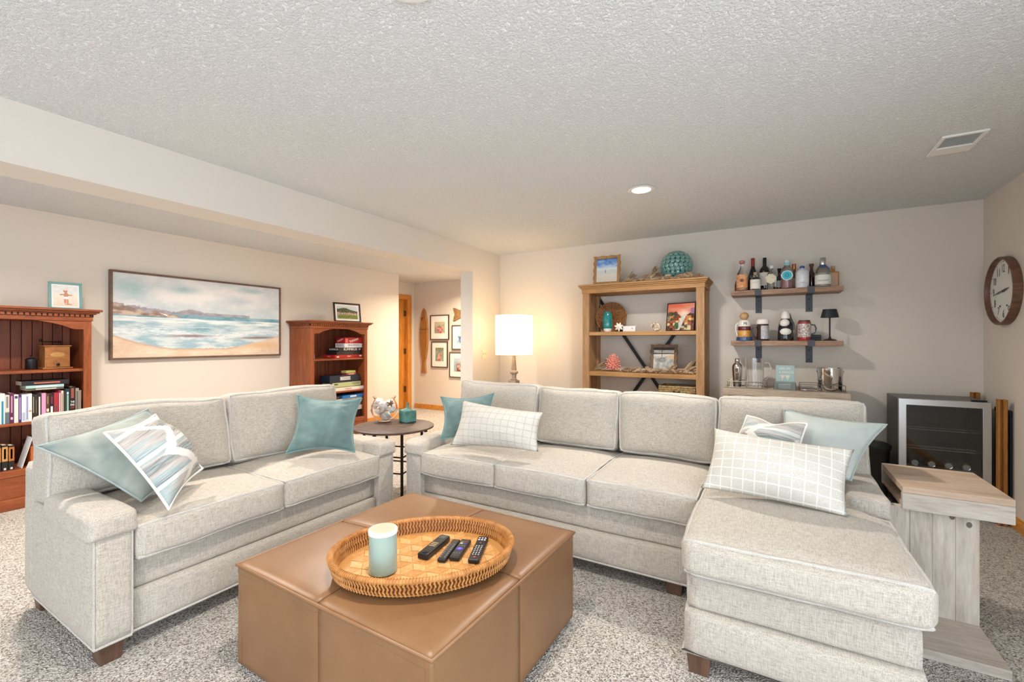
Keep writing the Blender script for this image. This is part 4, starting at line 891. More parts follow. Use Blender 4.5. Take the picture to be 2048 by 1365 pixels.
wall_frame('lower right hall photo of a group by the sea', 899, 704.5, 936, 757, snap(9, [(150, 170, 184), (180, 190, 196), (120, 70, 60), (210, 180, 160), (190, 204, 214)]), (.24, .76, .24, .76))
# ================================================================== BACK WALL
# ---- floor lamp
LX, LY = -2.549, 4.40
t = thing('floor_lamp', 'lit lamp with a white drum shade on a turned wooden stem behind the sectional', 'lamp', (LX, LY, 0))
WASH = wood('greywashed_turned_wood', '7d6a5a', '9c8775', 'b5a290', 3, (1, 1, .2), .7, .2)
MB().lathe([(.16, 0), (.165, .012), (.15, .03), (.06, .045), (.045, .06)], 32).build('base', WASH, t, smooth=40)
for (za, zb_) in ((.06, .135), (.70, .842)): MB().box(-.048, .048, -.048, .048, za, zb_).build('plinth_block', WASH, t, bevel=.006)
MB().lathe([(.03, .135), (.045, .16), (.03, .20), (.036, .30), (.042, .45), (.034, .62), (.028, .66), (.044, .68), (.03, .70)], 24).build('stem', WASH, t, smooth=50)
MB().lathe([(.035, .842), (.040, .852), (.026, .862), (.026, .905), (.044, .918), (.049, .932), (.044, .946), (.028, .956), (.030, .97), (.022, 1.06), (.017, 1.135), (0, 1.14)], 24).build('turned_finial', WASH, t, smooth=50)
m, nt, b = nodes('lampshade_linen'); b.inputs['Base Color'].default_value = (*lin('f4efe6'), 1); b.inputs['Roughness'].default_value = .9
b.inputs['Transmission Weight'].default_value = 0; tr = nt.nodes.new('ShaderNodeBsdfTranslucent'); tr.inputs[0].default_value = (*lin('fff3dc'), 1); mxs = nt.nodes.new('ShaderNodeMixShader'); mxs.inputs[0].default_value = .42
nt.links.new(b.outputs[0], mxs.inputs[1]); nt.links.new(tr.outputs[0], mxs.inputs[2]); nt.links.new(mxs.outputs[0], nt.nodes['Material Output'].inputs[0]); SHADE = m
MB().lathe([(.213, 1.13), (.213, 1.582)], 48).build('shade', SHADE, t, smooth=60).data.update()
sh = t.children[-1]
for me in (sh.data,):
    bm = bmesh.new(); bm.from_mesh(me); bmesh.ops.delete(bm, geom=[f for f in bm.faces if len(f.verts) > 4], context='FACES'); bm.to_mesh(me); bm.free()
for zz in (1.132, 1.580): MB().tube([(.2135 * math.cos(2 * math.pi * i / 48), .2135 * math.sin(2 * math.pi * i / 48), zz) for i in range(48)], .0025, 6, True).build('shade_trim', plain('shade_tape', 'efe8da', .9), sh, smooth=60)
MB().tube([(0, 0, 1.14), (0, 0, 1.30)], .008, 8).tube([(-.213, 0, 1.55), (.213, 0, 1.55)], .002, 6).build('harp', BRASS, t)
MB().ball((0, 0, 1.36), .03, .03, .045).build('bulb', plain('lit_bulb', 'ffffff', .4, emit='ffe2b0', es=6), t, smooth=60)
l = bpy.data.lights.new('lamp_bulb_light', 'POINT'); l.energy = 12; l.color = (1, .80, .56); l.shadow_soft_size = .05
o = bpy.data.objects.new('lamp_bulb_light', l); COL.objects.link(o); o.parent = t; o.location = (0, 0, 1.44)
# ---- rustic bookshelf
RUST = wood('weathered_oak_upright', '86633f', 'a67d54', 'b8946c', 2.4, (1, 1, .12), .6, .3); RUSTH = wood('weathered_oak_cross', '8a6238', 'ad7f4c', 'be9462', 2.4, (.12, 1, 1), .6, .3)
x0, x1, yf, yb = -1.758, -.549, 4.50, 4.87
t = thing('rustic_bookshelf', 'weathered oak open bookshelf with black cross braces on the back wall', 'bookshelf', ((x0 + x1) / 2, (yf + yb) / 2, 0)); PW = .074
for xa in (x0, x1 - PW):
    for ya in (yf, yb - .06): MB().box(xa, xa + PW, ya, ya + (.05 if ya == yf else .06), 0, 1.795).build('post', RUST, t, True, bevel=.003)
    xi = xa + .02 if xa == x0 else xa + PW - .045
    MB().box(xi, xi + .025, yf + .05, yb - .06, .10, 1.795).build('side_panel', RUST, t, True)
cr = MB()
for (o_, z0, z1) in ((.006, 1.793, 1.835), (.014, 1.835, 1.850), (.026, 1.850, 1.866), (.036, 1.866, 1.885)): cr.box(x0 - o_, x1 + o_, yf - o_, yb + .005, z0, z1)
cr.build('cornice', RUSTH, t, True, bevel=.003)
for (z, th) in ((1.385, .038), (.965, .044), (.55, .044)): MB().box(x0 + PW, x1 - PW, yf + .004, yb - .015, z - th, z).box(x0 + .045, x0 + PW, yf + .05, yb - .06, z - th, z).box(x1 - PW, x1 - .045, yf + .05, yb - .06, z - th, z).build('shelf', RUSTH, t, True, bevel=.002)
MB().box(x0 + PW, x1 - PW, yf + .004, yb - .015, .06, .14).build('bottom_shelf', RUSTH, t, True, bevel=.003)
for s_ in (-1, 1): MB().bar((-1.153 - s_ * .56, yb - .006 - .005 * s_, 1.79), (-1.153 + s_ * .56, yb - .006 - .005 * s_, .13), .006, .034, (1, 0, 0)).build('cross_brace', BLACK, t, True)
T0, T1, T2, T3 = 1.8856, 1.3856, .9656, .5506
def depth_of(x, y): return FW[0] * x + FW[1] * y
def mpp(u, y): return depth_of(xat(u, y), y) / FPX        # metres per pixel across the view at that place
# scalloped driftwood frames
SCAL = wood('carved_frame_wood', '8a6238', 'a97d4c', 'bf9462', 3, (1, 1, .15), .5, .15); SCAL2 = wood('walnut_carved_frame', '4a3422', '6f5034', '8a6a48', 3, (1, 1, .15), .4, .15)
def scallop_frame(label, u0, u1, v0, v1, y, z, mat, fn, lean, yaw, fw=.032):
    xa, xb = xat(u0, y), xat(u1, y); w = (xb - xa); h = zat((u0 + u1) / 2, v0, y) - z; c = ((xa + xb) / 2, y, z)
    t = thing('scalloped_photo_frame', label, 'photo frame', c, rot=(R(-lean), 0, R(yaw)))
    out = []; inn = []; N = 14
    def wav(s_, n_): return .006 * math.cos(2 * math.pi * n_ * s_)
    for i in range(N): s_ = i / N; out.append((-w / 2 + w * s_, 0 + wav(s_, 3) * .3)); inn.append((-w / 2 + fw + (w - 2 * fw) * s_, fw))
    for i in range(N): s_ = i / N; out.append((w / 2 + wav(s_, 4), h * s_)); inn.append((w / 2 - fw, fw + (h - 2 * fw) * s_))
    for i in range(N): s_ = i / N; out.append((w / 2 - w * s_, h + wav(s_, 3) * .8)); inn.append((w / 2 - fw - (w - 2 * fw) * s_, h - fw))
    for i in range(N): s_ = i / N; out.append((-w / 2 - wav(s_, 4), h - h * s_)); inn.append((-w / 2 + fw, h - fw - (h - 2 * fw) * s_))
    n = len(out); vs = [(x, -.011, zz) for x, zz in out] + [(x, -.007, zz) for x, zz in inn] + [(x, .011, zz) for x, zz in out] + [(x, .011, zz) for x, zz in inn]; fs = []
    for i in range(n):
        j = (i + 1) % n; fs += [(i, j, n + j, n + i), (2 * n + j, 2 * n + i, 3 * n + i, 3 * n + j), (i, 2 * n + i, 2 * n + j, j), (n + i, n + j, 3 * n + j, 3 * n + i)]
    vs = [(x, y_, zz + .003) for x, y_, zz in vs]
    MB().add(vs, fs).build('frame', mat, t, bevel=.003)
    MB().box(-w / 2 + fw - .004, w / 2 - fw + .004, -.002, .009, fw - .004, h - fw + .004).build('backing', INK, t)
    panel_print('photo', (-w / 2 + fw, -.003, fw), (w - 2 * fw, 0, 0), (0, 0, h - 2 * fw), 34, 44, fn, t, world=False); return t
def beach_photo(u, v):
    if v > .62: c = mixc((190, 210, 236), (70, 120, 196), (v - .62) / .38 + fbm(u * 4, v * 7) * .6)
    elif v > .52: c = mixc((206, 222, 226), (238, 240, 240), .5 + fbm(u * 9, v * 30) * 1.4)
    elif v > .36: c = mixc((206, 218, 216), (222, 222, 214), .5 + fbm(u * 5, v * 18))
    else: c = mixc((220, 212, 196), (232, 226, 214), v * 2)
    if abs(u - .45) < .02 and .40 < v < .53: c = (80, 90, 110)
    return c
scallop_frame('scalloped wooden frame with a blue beach photo on top of the bookshelf', 1187, 1239, 511, 566, 4.60, T0, SCAL, beach_photo, 7, 3)
def dock_photo(u, v):
    c = mixc((150, 152, 148), (204, 202, 196), .5 + fbm(u * 6, v * 4)) if v < .62 else mixc((206, 196, 184), (228, 222, 214), .5 + fbm(u * 3, v * 6))
    if v > .9 or abs(v - .74) < .015 or abs(u - .42) < .02 and v > .6: c = (70, 66, 62)
    if bell(u, .4, .25) * bell(v, .45, .12) > .4: c = mixc((120, 122, 120), (166, 166, 160), .5 + fbm(u * 14, v * 14))
    if u > .7 and .48 < v < .66: c = (206, 176, 150)
    return c
scallop_frame('dark scalloped frame with a grey harbour photo on the middle shelf', 1299, 1354, 690, 742, 4.70, T2, SCAL2, dock_photo, 8, -6)
# honeycomb glass float
c = onY(1353, 531, 4.73); r = 31 * mpp(1353, 4.73); FL = plain('sea_green_crackle_glass', '5f8f88', .10, 0, .6, c2='86b0a6', vs=9, coat=.8); FLC = plain('sea_green_glass_groove', '2d5652', .3)
t = thing('glass_float', 'large sea green honeycomb glass ball on top of the bookshelf', 'ornament', (c.x, c.y, T0))
bm = bmesh.new(); bmesh.ops.create_icosphere(bm, subdivisions=3, radius=r)
pts_ = [v.co.copy() for v in bm.verts]; bm.free()
MB().ball((0, 0, r), r * .965, n=40, m=24).build('core', FLC, t, smooth=80)
hexm = MB().lathe([(0, -.002), (.0268, -.004), (.0235, .0045), (.012, .0085), (0, .0095)], 6).mesh('facet'); hexm.materials.append(FL)
rows = 11; k = 0
for j in range(rows):
    th = math.pi * (j + .5) / rows; n_ = max(1, int(round(2 * math.pi * r * math.sin(th) / .050)))
    for i in range(n_):
        ph = 2 * math.pi * (i + .5 * (j % 2)) / n_; d = Vector((math.sin(th) * math.cos(ph), math.sin(th) * math.sin(ph), math.cos(th)))
        if d.z < -.93: continue
        o = bpy.data.objects.new('facet', hexm); COL.objects.link(o); o.parent = t; o.location = Vector((0, 0, r)) + d * r * .955; o.rotation_euler = d.to_track_quat('Z', 'Y').to_euler()
# ---- driftwood
DW = [plain('driftwood_%d' % k, a, .85, c2=b_, vs=60, bmp=(120, .4, .003)) for k, (a, b_) in enumerate((('b3977a', '8f745a'), ('9c8166', '6f5a46'), ('c4ad92', '9a8066')))]
random.seed(11); DM = []
for k in range(9):
    n_ = 6; L_ = 1.0; pts = []; rad = []
    for i in range(n_):
        s_ = i / (n_ - 1); pts.append((L_ * (s_ - .5), .10 * math.sin(s_ * 3 + k) + random.uniform(-.05, .05), .08 * math.cos(s_ * 4 + 2 * k) + random.uniform(-.04, .04))); rad.append(max(.04, .20 * math.sin(math.pi * (.18 + .68 * s_)) * random.uniform(.7, 1.15)))
    me = MB().tube(pts, rad, 6).mesh('driftwood_stick', 50); me.materials.append(DW[k % 3]); DM.append(me)
def sticks(t, items, base):
    """each: x, y, z(bottom), length, thickness factor, yaw, pitch"""
    inv = WM[t.name].inverted()
    for (x, y, z, L_, th, yaw, pit) in items:
        o = bpy.data.objects.new('driftwood_stick', random.choice(DM)); COL.objects.link(o); o.parent = t
        sc_ = Matrix.Diagonal((L_, L_ * th, L_ * th)).to_4x4(); rm_ = Matrix.Rotation(yaw, 4, 'Z') @ Matrix.Rotation(-pit, 4, 'Y')
        low = min((rm_ @ sc_ @ v.co).z for v in o.data.vertices)
        o.location = inv @ Vector((x, y, z - low + .0006)); o.scale = (L_, L_ * th, L_ * th); o.rotation_euler = (0, -pit, yaw)
def garland(label, xa, xb, y, z, n, hmax=.02, ywob=.025, Lr=(.028, .05)):
    t = thing('driftwood_garland', label, 'garland', ((xa + xb) / 2, y, z)); it = []
    for i in range(n):
        s_ = i / (n - 1); it.append((xa + (xb - xa) * s_ + random.uniform(-.005, .005), y + ywob * math.sin(s_ * 9) * .3 + random.uniform(-.006, .006), z + random.choice((0, 0, 0, .010)) * (hmax > .015), random.uniform(*Lr), random.uniform(.7, 1.2), random.uniform(-.6, .6), random.uniform(-.35, .35)))
    MB().tube([(xa, y, z + .009), ((xa + xb) / 2, y + .004, z + .008), (xb, y, z + .009)], .0022, 5).build('string', plain('jute', '8a7354', .9), t, True)
    sticks(t, it, z); return t
def bundle(label, x, y, z, n, L_, spread, up, th=.35, rx=.04):
    t = thing('driftwood_cluster', label, 'driftwood', (x, y, z)); it = []
    for i in range(n):
        it.append((x + random.uniform(-rx, rx), y + random.uniform(-.015, .015), z + random.uniform(0, .02) * (i > 2), L_ * random.uniform(.7, 1.1), th * random.uniform(.8, 1.3), random.uniform(-spread, spread), up * random.uniform(.3, 1.1)))
    sticks(t, it, z); return t
garland('driftwood garland along the top edge of the bookshelf', xat(1252, 4.525), xat(1398, 4.525), 4.522, T0, 58, .02, .02, (.055, .09))
bundle('pale twig bundle beside the beach photo', xat(1257, 4.6), 4.60, T0, 16, .15, .35, .95, .32, .022)
bundle('thick driftwood chunks left of the glass ball', xat(1300, 4.65), 4.65, T0, 14, .165, .35, 1.0, .58, .03)
bundle('driftwood sticks in front of the glass ball', xat(1366, 4.57), 4.592, T0, 10, .17, .10, .38, .32, .03)
garland('driftwood garland along the middle shelf', xat(1249, 4.55), xat(1377, 4.55), 4.548, T2, 60, .02, .03, (.06, .105))
bundle('driftwood branch under the pink coral', xat(1203, 4.74), 4.745, T2, 10, .15, .3, .8, .34, .02)
bundle('driftwood chunks at the right end of the middle shelf', xat(1378, 4.6), 4.66, T2, 13, .14, .35, .9, .60, .02)
bundle('tall driftwood lumps in front of the harbour photo', xat(1340, 4.6), 4.612, T2, 9, .11, .3, .8, .62, .026)
# coral
c = onY(1226, 726, 4.62); t = thing('coral', 'pink branching coral on the middle shelf', 'coral', (c.x, c.y, T2)); CO = plain('pink_coral', 'dd8474', .6, c2='f0a594', vs=70, bmp=(150, .5, .003)); mb = MB()
mb.ball((0, 0, .06), .03, .026, .05)
for i in range(90):
    a = 2.4 * i; s_ = i / 90; th = math.pi * (.02 + .68 * s_); d = Vector((math.sin(th) * math.cos(a), .8 * math.sin(th) * math.sin(a), math.cos(th))); p = Vector((0, 0, .068)); e = p + Vector((d.x * (.058 + .012 * (i % 3)), d.y * .055, d.z * (.080 + .016 * (i % 3) * (d.z > 0))))
    mb.tube([p + d * .02, e], [.010, .006], 6); mb.ball(e, .0082, n=7, m=5)
mb.build('branches', CO, t, smooth=60)
c = onY(1245, 740, 4.60); t = thing('shell', 'small white shell beside the pink coral', 'shell', (c.x, 4.60, T2 + .004)); SHELLW = plain('shell_white', 'e6ddd2', .45, c2='cdb9a6', vs=30)
MB().at((0, 0, .012), (0, R(80), 0)).lathe([(0, -.03), (.008, -.02), (.014, -.005), (.011, .008), (.006, .02), (0, .03)], 12).build('whorl', SHELLW, t, smooth=60)
# woven plate basket
yb_ = 4.76; c = onY(1222, 630, yb_); r = 29.5 * mpp(1222, yb_); WK = plain('wicker_brown', 'b57d4a', .7, c2='7d5230', vs=70)
t = thing('round_basket', 'round shallow wicker basket leaning at the back of the upper shelf', 'basket', (c.x, yb_, T1), rot=(R(75), 0, R(8)))
mb = MB()
for i in range(15):
    rr = r * (i + 1) / 15.5; hz = .035 * (i / 15) ** 2.2; n_ = 48
    mb.tube([(rr * math.cos(2 * math.pi * q / n_), rr * math.sin(2 * math.pi * q / n_) + r, hz + .0035 * (1 if (q + i) % 2 else -1)) for q in range(n_)], r / 30, 5, True)
tag(mb.build('coils', WK, t, smooth=60), kind='stuff')
mb = MB()
for i in range(24):
    a = 2 * math.pi * i / 24; mb.tube([(r * s_ * math.cos(a), r * s_ * math.sin(a) + r, .035 * s_ ** 2.2) for s_ in (.05, .3, .6, .8, 1)], .003, 4)
mb.build('ribs', plain('wicker_rib', '7a4e28', .7), t)
mb = MB().tube([(r * 1.01 * math.cos(2 * math.pi * q / 48), r * 1.01 * math.sin(2 * math.pi * q / 48) + r, .040) for q in range(48)], .008, 6, True); mb.build('rim', WK, t, smooth=60)
# teal vase
c = onY(1215, 660, 4.60); k = mpp(1215, 4.60); t = thing('vase', 'glossy teal vase with an unglazed white foot on the upper shelf', 'vase', (c.x, 4.60, T1)); h = zat(1215, 624, 4.60) - T1
TG = plain('teal_glaze', '14706e', .08, 0, .6, c2='1d8a8c', vs=14, coat=.7)
MB().lathe([(.035, 0), (.042, .012), (.046, .034)], 32).build('foot', plain('bisque', 'e8e2d8', .7), t, smooth=40)
MB().lathe([(.047, .034), (.053, .05), (.055, .08), (.050, h * .7), (.042, h * .9), (.035, h * .985), (.030, h), (.026, h * .97), (0, h * .9)], 32).build('body', TG, t, smooth=50)
# knobbly white starfish shell
c = onY(1238, 655, 4.56); t = thing('starfish', 'knobbly white starfish between the vase and the little white block', 'starfish', (c.x, 4.555, T1)); SF = plain('starfish_white', 'efe7dd', .8, bmp=(160, .7, .003)); mb = MB()
for i in range(7):
    a = 2 * math.pi * i / 7 + .25; mb.tube([(0, 0, .050), (.026 * math.cos(a), .003, .050 + .026 * math.sin(a)), (.046 * math.cos(a), -.004, .050 + .046 * math.sin(a))], [.020, .013, .005], 7)
mb.ball((0, 0, .05), .026, .016, .026).build('arms', SF, t, smooth=60)
c0, c1 = xat(1246, 4.60), xat(1271, 4.60); t = thing('sign_block', 'little white block with a small blue star on the upper shelf', 'block', ((c0 + c1) / 2, 4.61, T1)); w = (c1 - c0)
MB().box(-w / 2, w / 2, -.015, .015, 0, .058).build('block', plain('chalk_white', 'e9e6e2', .7), t, bevel=.003)
st = [(.010 * (1 if i % 2 == 0 else .45) * math.cos(R(36 * i + 90)), .010 * (1 if i % 2 == 0 else .45) * math.sin(R(36 * i + 90))) for i in range(10)]
MB().at((w * .25, -.0152, .032), (R(90), 0, 0)).prism(st, 0, .0008).build('star', plain('star_blue', '6f9bb0', .6), t)
# nautilus style shell
c = onY(1312, 655, 4.60); t = thing('shell', 'spiral striped seashell in the middle of the upper shelf', 'shell', (c.x, 4.60, T1)); mb = MB(); pts = []; rad = []
for i in range(44):
    a = i * .36; rr = .0118 * math.exp(.125 * a * .98) * .55; pts.append((rr * math.cos(a) * 1.1, -.012 + .0005 * i, rr * math.sin(a))); rad.append(.003 + rr * .40)
zmin = min(p[2] - q for p, q in zip(pts, rad)); mb.tube([(p[0], p[1], p[2] - zmin) for p in pts], rad, 10).build('spiral', plain('striped_shell', 'e9dccb', .35, c2='8a6a52', vs=60), t, smooth=70)
# village painting leaning at the right end
def village(u, v):
    c = mixc((232, 160, 130), (214, 110, 84), v * 1.4 - .4 + fbm(u * 3, v * 8) * .4)
    if v > .78 and u > .3: c = mixc(c, (236, 196, 170), .6 * max(0, (u - (v - .4)) * 1.5))
    if v < .80: c = mixc(c, (238, 214, 196), bell(u, .62, .22) * bell(v, .62, .16))
    n = fbm(u * 9, v * 9, 4); q = fbm(math.floor(u * 9) * 3.1, math.floor(v * 11) * 2.7, 6)
    pal = [(140, 66, 44), (206, 132, 72), (72, 60, 50), (66, 92, 60), (226, 200, 150), (166, 90, 70), (196, 206, 170), (110, 80, 66)]
    if v < .62 - .15 * bell(u, .6, .15) + .08 * bell(u, .15, .2) + .05 * bell(u, .9, .1): 
        c = pal[int(abs(q) * 37) % 8]; c = mixc(c, (48, 40, 36), .5 if n > .18 else 0)
    if abs(u - (.40 + .42 * v)) < .075 + .02 * n and v < .6: c = mixc((222, 214, 206), (200, 190, 180), .5 + n)
    if bell(u, .30, .10) * bell(v, .62, .10) > .5 and v < .76: c = mixc((58, 58, 50), (90, 70, 60), .5 + n)
    if bell(u, .36, .10) * bell(v, .16, .16) > .5: c = mixc((54, 84, 52), (90, 116, 70), .5 + n * 2)
    if u > .86 and .6 < v < .82: c = (164, 116, 150)
    return c
pa = onY(1329, 659, 4.60); yaw = R(-6); w = .335; h = .30
t = thing('small_painting', 'framed village street painting leaning at the right end of the upper shelf', 'painting', (-.80, 4.69, T1 + .002), rot=(R(-8), 0, R(-16)))
w2 = .146; h = .288
for (a, b_, c_, d_) in ((-w2, w2, 0, .008), (-w2, w2, h - .008, h), (-w2, -w2 + .007, .008, h - .008), (w2 - .007, w2, .008, h - .008)): MB().box(a, b_, -.009, .009, c_, d_).build('frame_strip', INK, t)
MB().box(-w2 + .007, w2 - .007, -.003, .008, .008, h - .008).build('board', PAPER, t); panel_print('canvas', (-w2 + .007, -.0036, .008), (2 * w2 - .014, 0, 0), (0, 0, h - .016), 60, 60, village, t, world=False)
# seagrass basket
xa, xb = xat(1318, 4.53), x1 - PW - .016; t = thing('storage_basket', 'seagrass storage basket with a dark handle slot on the lower shelf', 'basket', ((xa + xb) / 2, 4.67, T3 + .003)); SG = plain('seagrass', 'b09468', .85, c2='7d6644', vs=60)
w = (xb - xa) / 2; mb = MB(); Hb = .295; nrow = 14
for i in range(nrow):
    z = Hb * (i + .5) / nrow; pth = []
    for (ax, ay, bx, by) in ((-w, -.13, w, -.13), (w, -.13, w, .13), (w, .13, -w, .13), (-w, .13, -w, -.13)):
        n_ = 14
        for q in range(n_): s_ = q / n_; pth.append((ax + (bx - ax) * s_, ay + (by - ay) * s_ + .003 * (1 if (q + i) % 2 else -1), z))
    mb.tube(pth, Hb / nrow * .56, 6, True)
tag(mb.build('woven_sides', SG, t, smooth=60), kind='stuff')
MB().box(-w + .006, w - .006, -.124, .124, .003, .012).build('floor', SG, t); MB().box(-.035, .035, -.142, -.136, .205, .245).build('handle_slot', plain('slot_dark', '1c1815', .9), t, bevel=.008)
# ================================================================== wall shelves
PLANK = wood('reclaimed_plank', '6d5244', '9a7a64', 'b89a84', 2.2, (.12, 1, 1), .75, .4)
FACE = 0.0     # the wall faces straight towards -y
ZU, ZL = 1.757, 1.289
for (label, z) in (('upper wooden wall shelf of liquor bottles', ZU), ('lower wooden wall shelf of mugs and steins', ZL)):
    t = thing('wall_shelf', label, 'wall shelf', (.09, YB, z)); MB().box(-.428, .428, -.25, -.004, -.045, 0).build('board', PLANK, t, bevel=.004)
    for xb_ in (-.205, .20):
        bk = MB().box(xb_ - .026, xb_ + .026, -.255, -.001, -.050, -.0455).box(xb_ - .026, xb_ + .026, -.256, -.2505, -.050, .006).box(xb_ - .026, xb_ + .026, -.007, -.001, -.20, -.050).build('bracket', GREYMETAL, t)
        for zz in (-.085, -.175): MB().at((xb_, -.007, zz), (R(90), 0, 0)).lathe([(.006, 0), (.005, .003), (0, .004)], 10).build('screw', BLACK, bk)
ZU += .0006; ZL += .0006
def spot(u0, u1, y): u = (u0 + u1) / 2; return xat(u, y), (u1 - u0) / 2 * mpp(u, y)
def bottle(label, u0, u1, vt, y, prof, mat, cap=None, labels=(), z=ZU, group='bottles on the upper wall shelf', square=False, inner=None, name='bottle'):
    x, r = spot(u0, u1, y); h = zat((u0 + u1) / 2, vt, y) - z
    t = thing(name, label, 'bottle', (x, y, z), R(0) if not square else FACE, group)
    seg, a0, sc = (24, 0, 1) if not square else (4, math.pi / 4, 1.30)
    if square:
        mb = MB().box(-r, r, -r * .7, r * .7, 0, prof[0] * h); b1 = mb.build('body', mat, t, bevel=.008, seg=3)
        MB().lathe([(r * q, zz * h) for q, zz in prof[1]], 20).build('neck', mat, t, smooth=50)
    else: MB().lathe([(r * q, zz * h) for q, zz in prof], seg).build('body', mat, t, smooth=50)
    if inner: MB().lathe([(r * q * .93, zz * h) for q, zz in inner[0]], seg).build('liquid', inner[1], t, smooth=50)
    if cap: MB().lathe([(r * q, zz * h) for q, zz in cap[0]], 20).build('cap', cap[1], t, smooth=45)
    for (q, za, zb_, m_) in labels:
        n_ = 14; vs = []
        for i in range(n_ + 1):
            a = R(-90 + 0) + R(-80 + 160 * i / n_); vs += [(r * q * math.cos(a), r * q * math.sin(a), za * h), (r * q * math.cos(a), r * q * math.sin(a), zb_ * h)]
        lm = MB()
        if square: lm.box(-r * .9, r * .9, -r * .7 - .0008, -r * .7 - .0002, za * h, zb_ * h)
        else: lm.add(vs, [(2 * i, 2 * i + 2, 2 * i + 3, 2 * i + 1) for i in range(n_)])
        lm.build('label', m_, t, smooth=60)
    return t, x, r, h
def dec(t, r, q, txt, zc, size, mat, width=None):
    d = Vector((FW[0] * 0 + math.sin(FACE), -math.cos(FACE), 0)); letters('lettering', txt, mat, t, tuple(d * (r * q + .001)) [:2] + (zc,), (math.cos(FACE), math.sin(FACE), 0), (0, 0, 1), size, world=False, width=width)
G = GLASS; DKG = plain('dark_wine_glass', '14100f', .06, 0, .6, coat=.6)
WL = plain('paper_label_white', 'e6e1d6', .7); CREAM = plain('paper_label_cream', 'e3dcc4', .7, c2='cfc6a8', vs=60)
bottle('round dark orange bottle peeking out behind the orange labelled one', 1470, 1487, 556, 4.815, [(.75, 0), (1, .06), (1, .5), (.8, .75), (.3, .9), (.25, 1)], plain('dark_orange_glass', '7a3a22', .1, 0, .6, coat=.5))
OL = plain('orange_label', 'd98a4e', .6, c2='e8b48a', vs=40)
t, x, r, h = bottle('clear bottle with an orange label and a pink ball cap', 1474, 1494, 521, 4.715, [(.9, 0), (1, .03), (1, .50), (.85, .58), (.38, .72), (.28, .82), (.28, .89)], G, ([(.3, .88), (.5, .90), (.56, .945), (.45, .985), (0, 1)], plain('rose_wax', 'c87f78', .35)), [(1.01, .10, .52, OL)], inner=([(.98, .02), (1, .04), (1, .52)], plain('peach_drink', 'd9a27c', .1)))
o = MB().at((math.sin(FACE) * r * 1.02, -math.cos(FACE) * r * 1.02, h * .33), (R(90), 0, FACE)).lathe([(0, 0), (.016, 0), (.016, .0008), (0, .0008)], 20).build('emblem', plain('emblem_amber', '6b4a2a', .5), t)
bottle('burgundy wine bottle with a red capsule', 1496.5, 1515, 517, 4.835, [(.92, 0), (1, .03), (1, .42), (.85, .52), (.42, .70), (.34, .78), (.34, 1)], DKG, ([(.36, .76), (.37, .98), (.33, 1.0), (0, 1.002)], plain('red_capsule', '8e3326', .35)))
t, x, r, h = bottle('little corked apothecary bottle with a white label', 1501.5, 1520, 545, 4.70, [(.92, 0), (1, .04), (1, .58), (.85, .66), (.42, .72), (.40, .86)], G, ([(.34, .82), (.36, .98), (.34, 1.0), (0, 1.0)], plain('cork', 'b8977a', .8)), [(1.02, .06, .58, WL)])
dec(t, r, 1.03, 'A LIVE', h * .40, .008, GINK)
t, x, r, h = bottle('bordeaux wine bottle with a black capsule and white label', 1520, 1538.5, 516, 4.835, [(.92, 0), (1, .03), (1, .58), (.92, .66), (.5, .74), (.36, .78), (.34, 1)], DKG, ([(.37, .77), (.37, .98), (.33, 1.0), (0, 1.002)], plain('black_capsule', '1c1b20', .3)), [(1.015, .16, .55, WL)])
t, x, r, h = bottle('clear bottle wrapped in a crumpled cream paper fan', 1535, 1552, 530, 4.705, [(.9, 0), (1, .04), (1, .55), (.8, .66), (.36, .74), (.34, .86)], G, ([(.36, .84), (.5, .87), (.5, .96), (0, 1)], plain('glass_stopper', 'd2d4d2', .1)))
fan = [(.030 * (1 + .12 * math.sin(5 * a) + .06 * math.cos(9 * a)) * math.cos(a) * 1.35, .044 * (1 + .1 * math.sin(7 * a)) * math.sin(a)) for a in [2 * math.pi * i / 28 for i in range(28)]]
MB().at((math.sin(FACE) * r * 1.03 - .008, -math.cos(FACE) * r * 1.03, h * .42), (R(90), 0, FACE)).prism(fan, 0, .0015).build('paper_fan', CREAM, t)
bottle('small black dropper bottle with a clear label', 1553, 1564, 537, 4.79, [(.9, 0), (1, .04), (1, .50), (.8, .6), (.42, .66), (.42, .8)], DKG, ([(.45, .76), (.46, .9), (.62, .93), (.62, .99), (0, 1)], BLACK), [(1.02, .12, .42, plain('label_grey', 'b3b0a8', .6))])
t, x, r, h = bottle('clear gin bottle with pink liquid and a round turquoise label', 1563.5, 1584, 520, 4.70, [(.92, 0), (1, .03), (1, .62), (.85, .70), (.52, .76), (.5, .99)], G, ([(.52, .80), (.54, .82), (.54, .99), (.4, 1)], plain('clear_cap', 'c9d0cd', .15)), [(.55, .80, .90, plain('turquoise_band', '8fc4cb', .4))], inner=([(.97, .02), (1, .05), (1, .28)], plain('pink_gin', 'b4838a', .1)))
em = MB().at((math.sin(FACE) * r * 1.03, -math.cos(FACE) * r * 1.03, h * .44), (R(90), 0, FACE))
em.lathe([(0, 0), (.046 * .95, 0), (.046 * .95, .001), (0, .001)], 28).build('label_disc', plain('label_rim', 'd9e6e8', .5), t)
MB().at((math.sin(FACE) * (r * 1.03 + .001), -math.cos(FACE) * (r * 1.03 + .001), h * .44), (R(90), 0, FACE)).lathe([(0, 0), (.037, 0), (.037, .0008), (0, .0008)], 28).build('label_disc', plain('label_turquoise', '3fb5c8', .5), t)
MB().at((math.sin(FACE) * (r * 1.03 + .002), -math.cos(FACE) * (r * 1.03 + .002), h * .44), (R(90), 0, FACE)).lathe([(.010, 0), (.016, 0), (.016, .0006), (.010, .0006), (.010, 0)], 16).build('label_ring', plain('label_deep_teal', '1f7d92', .5), t)
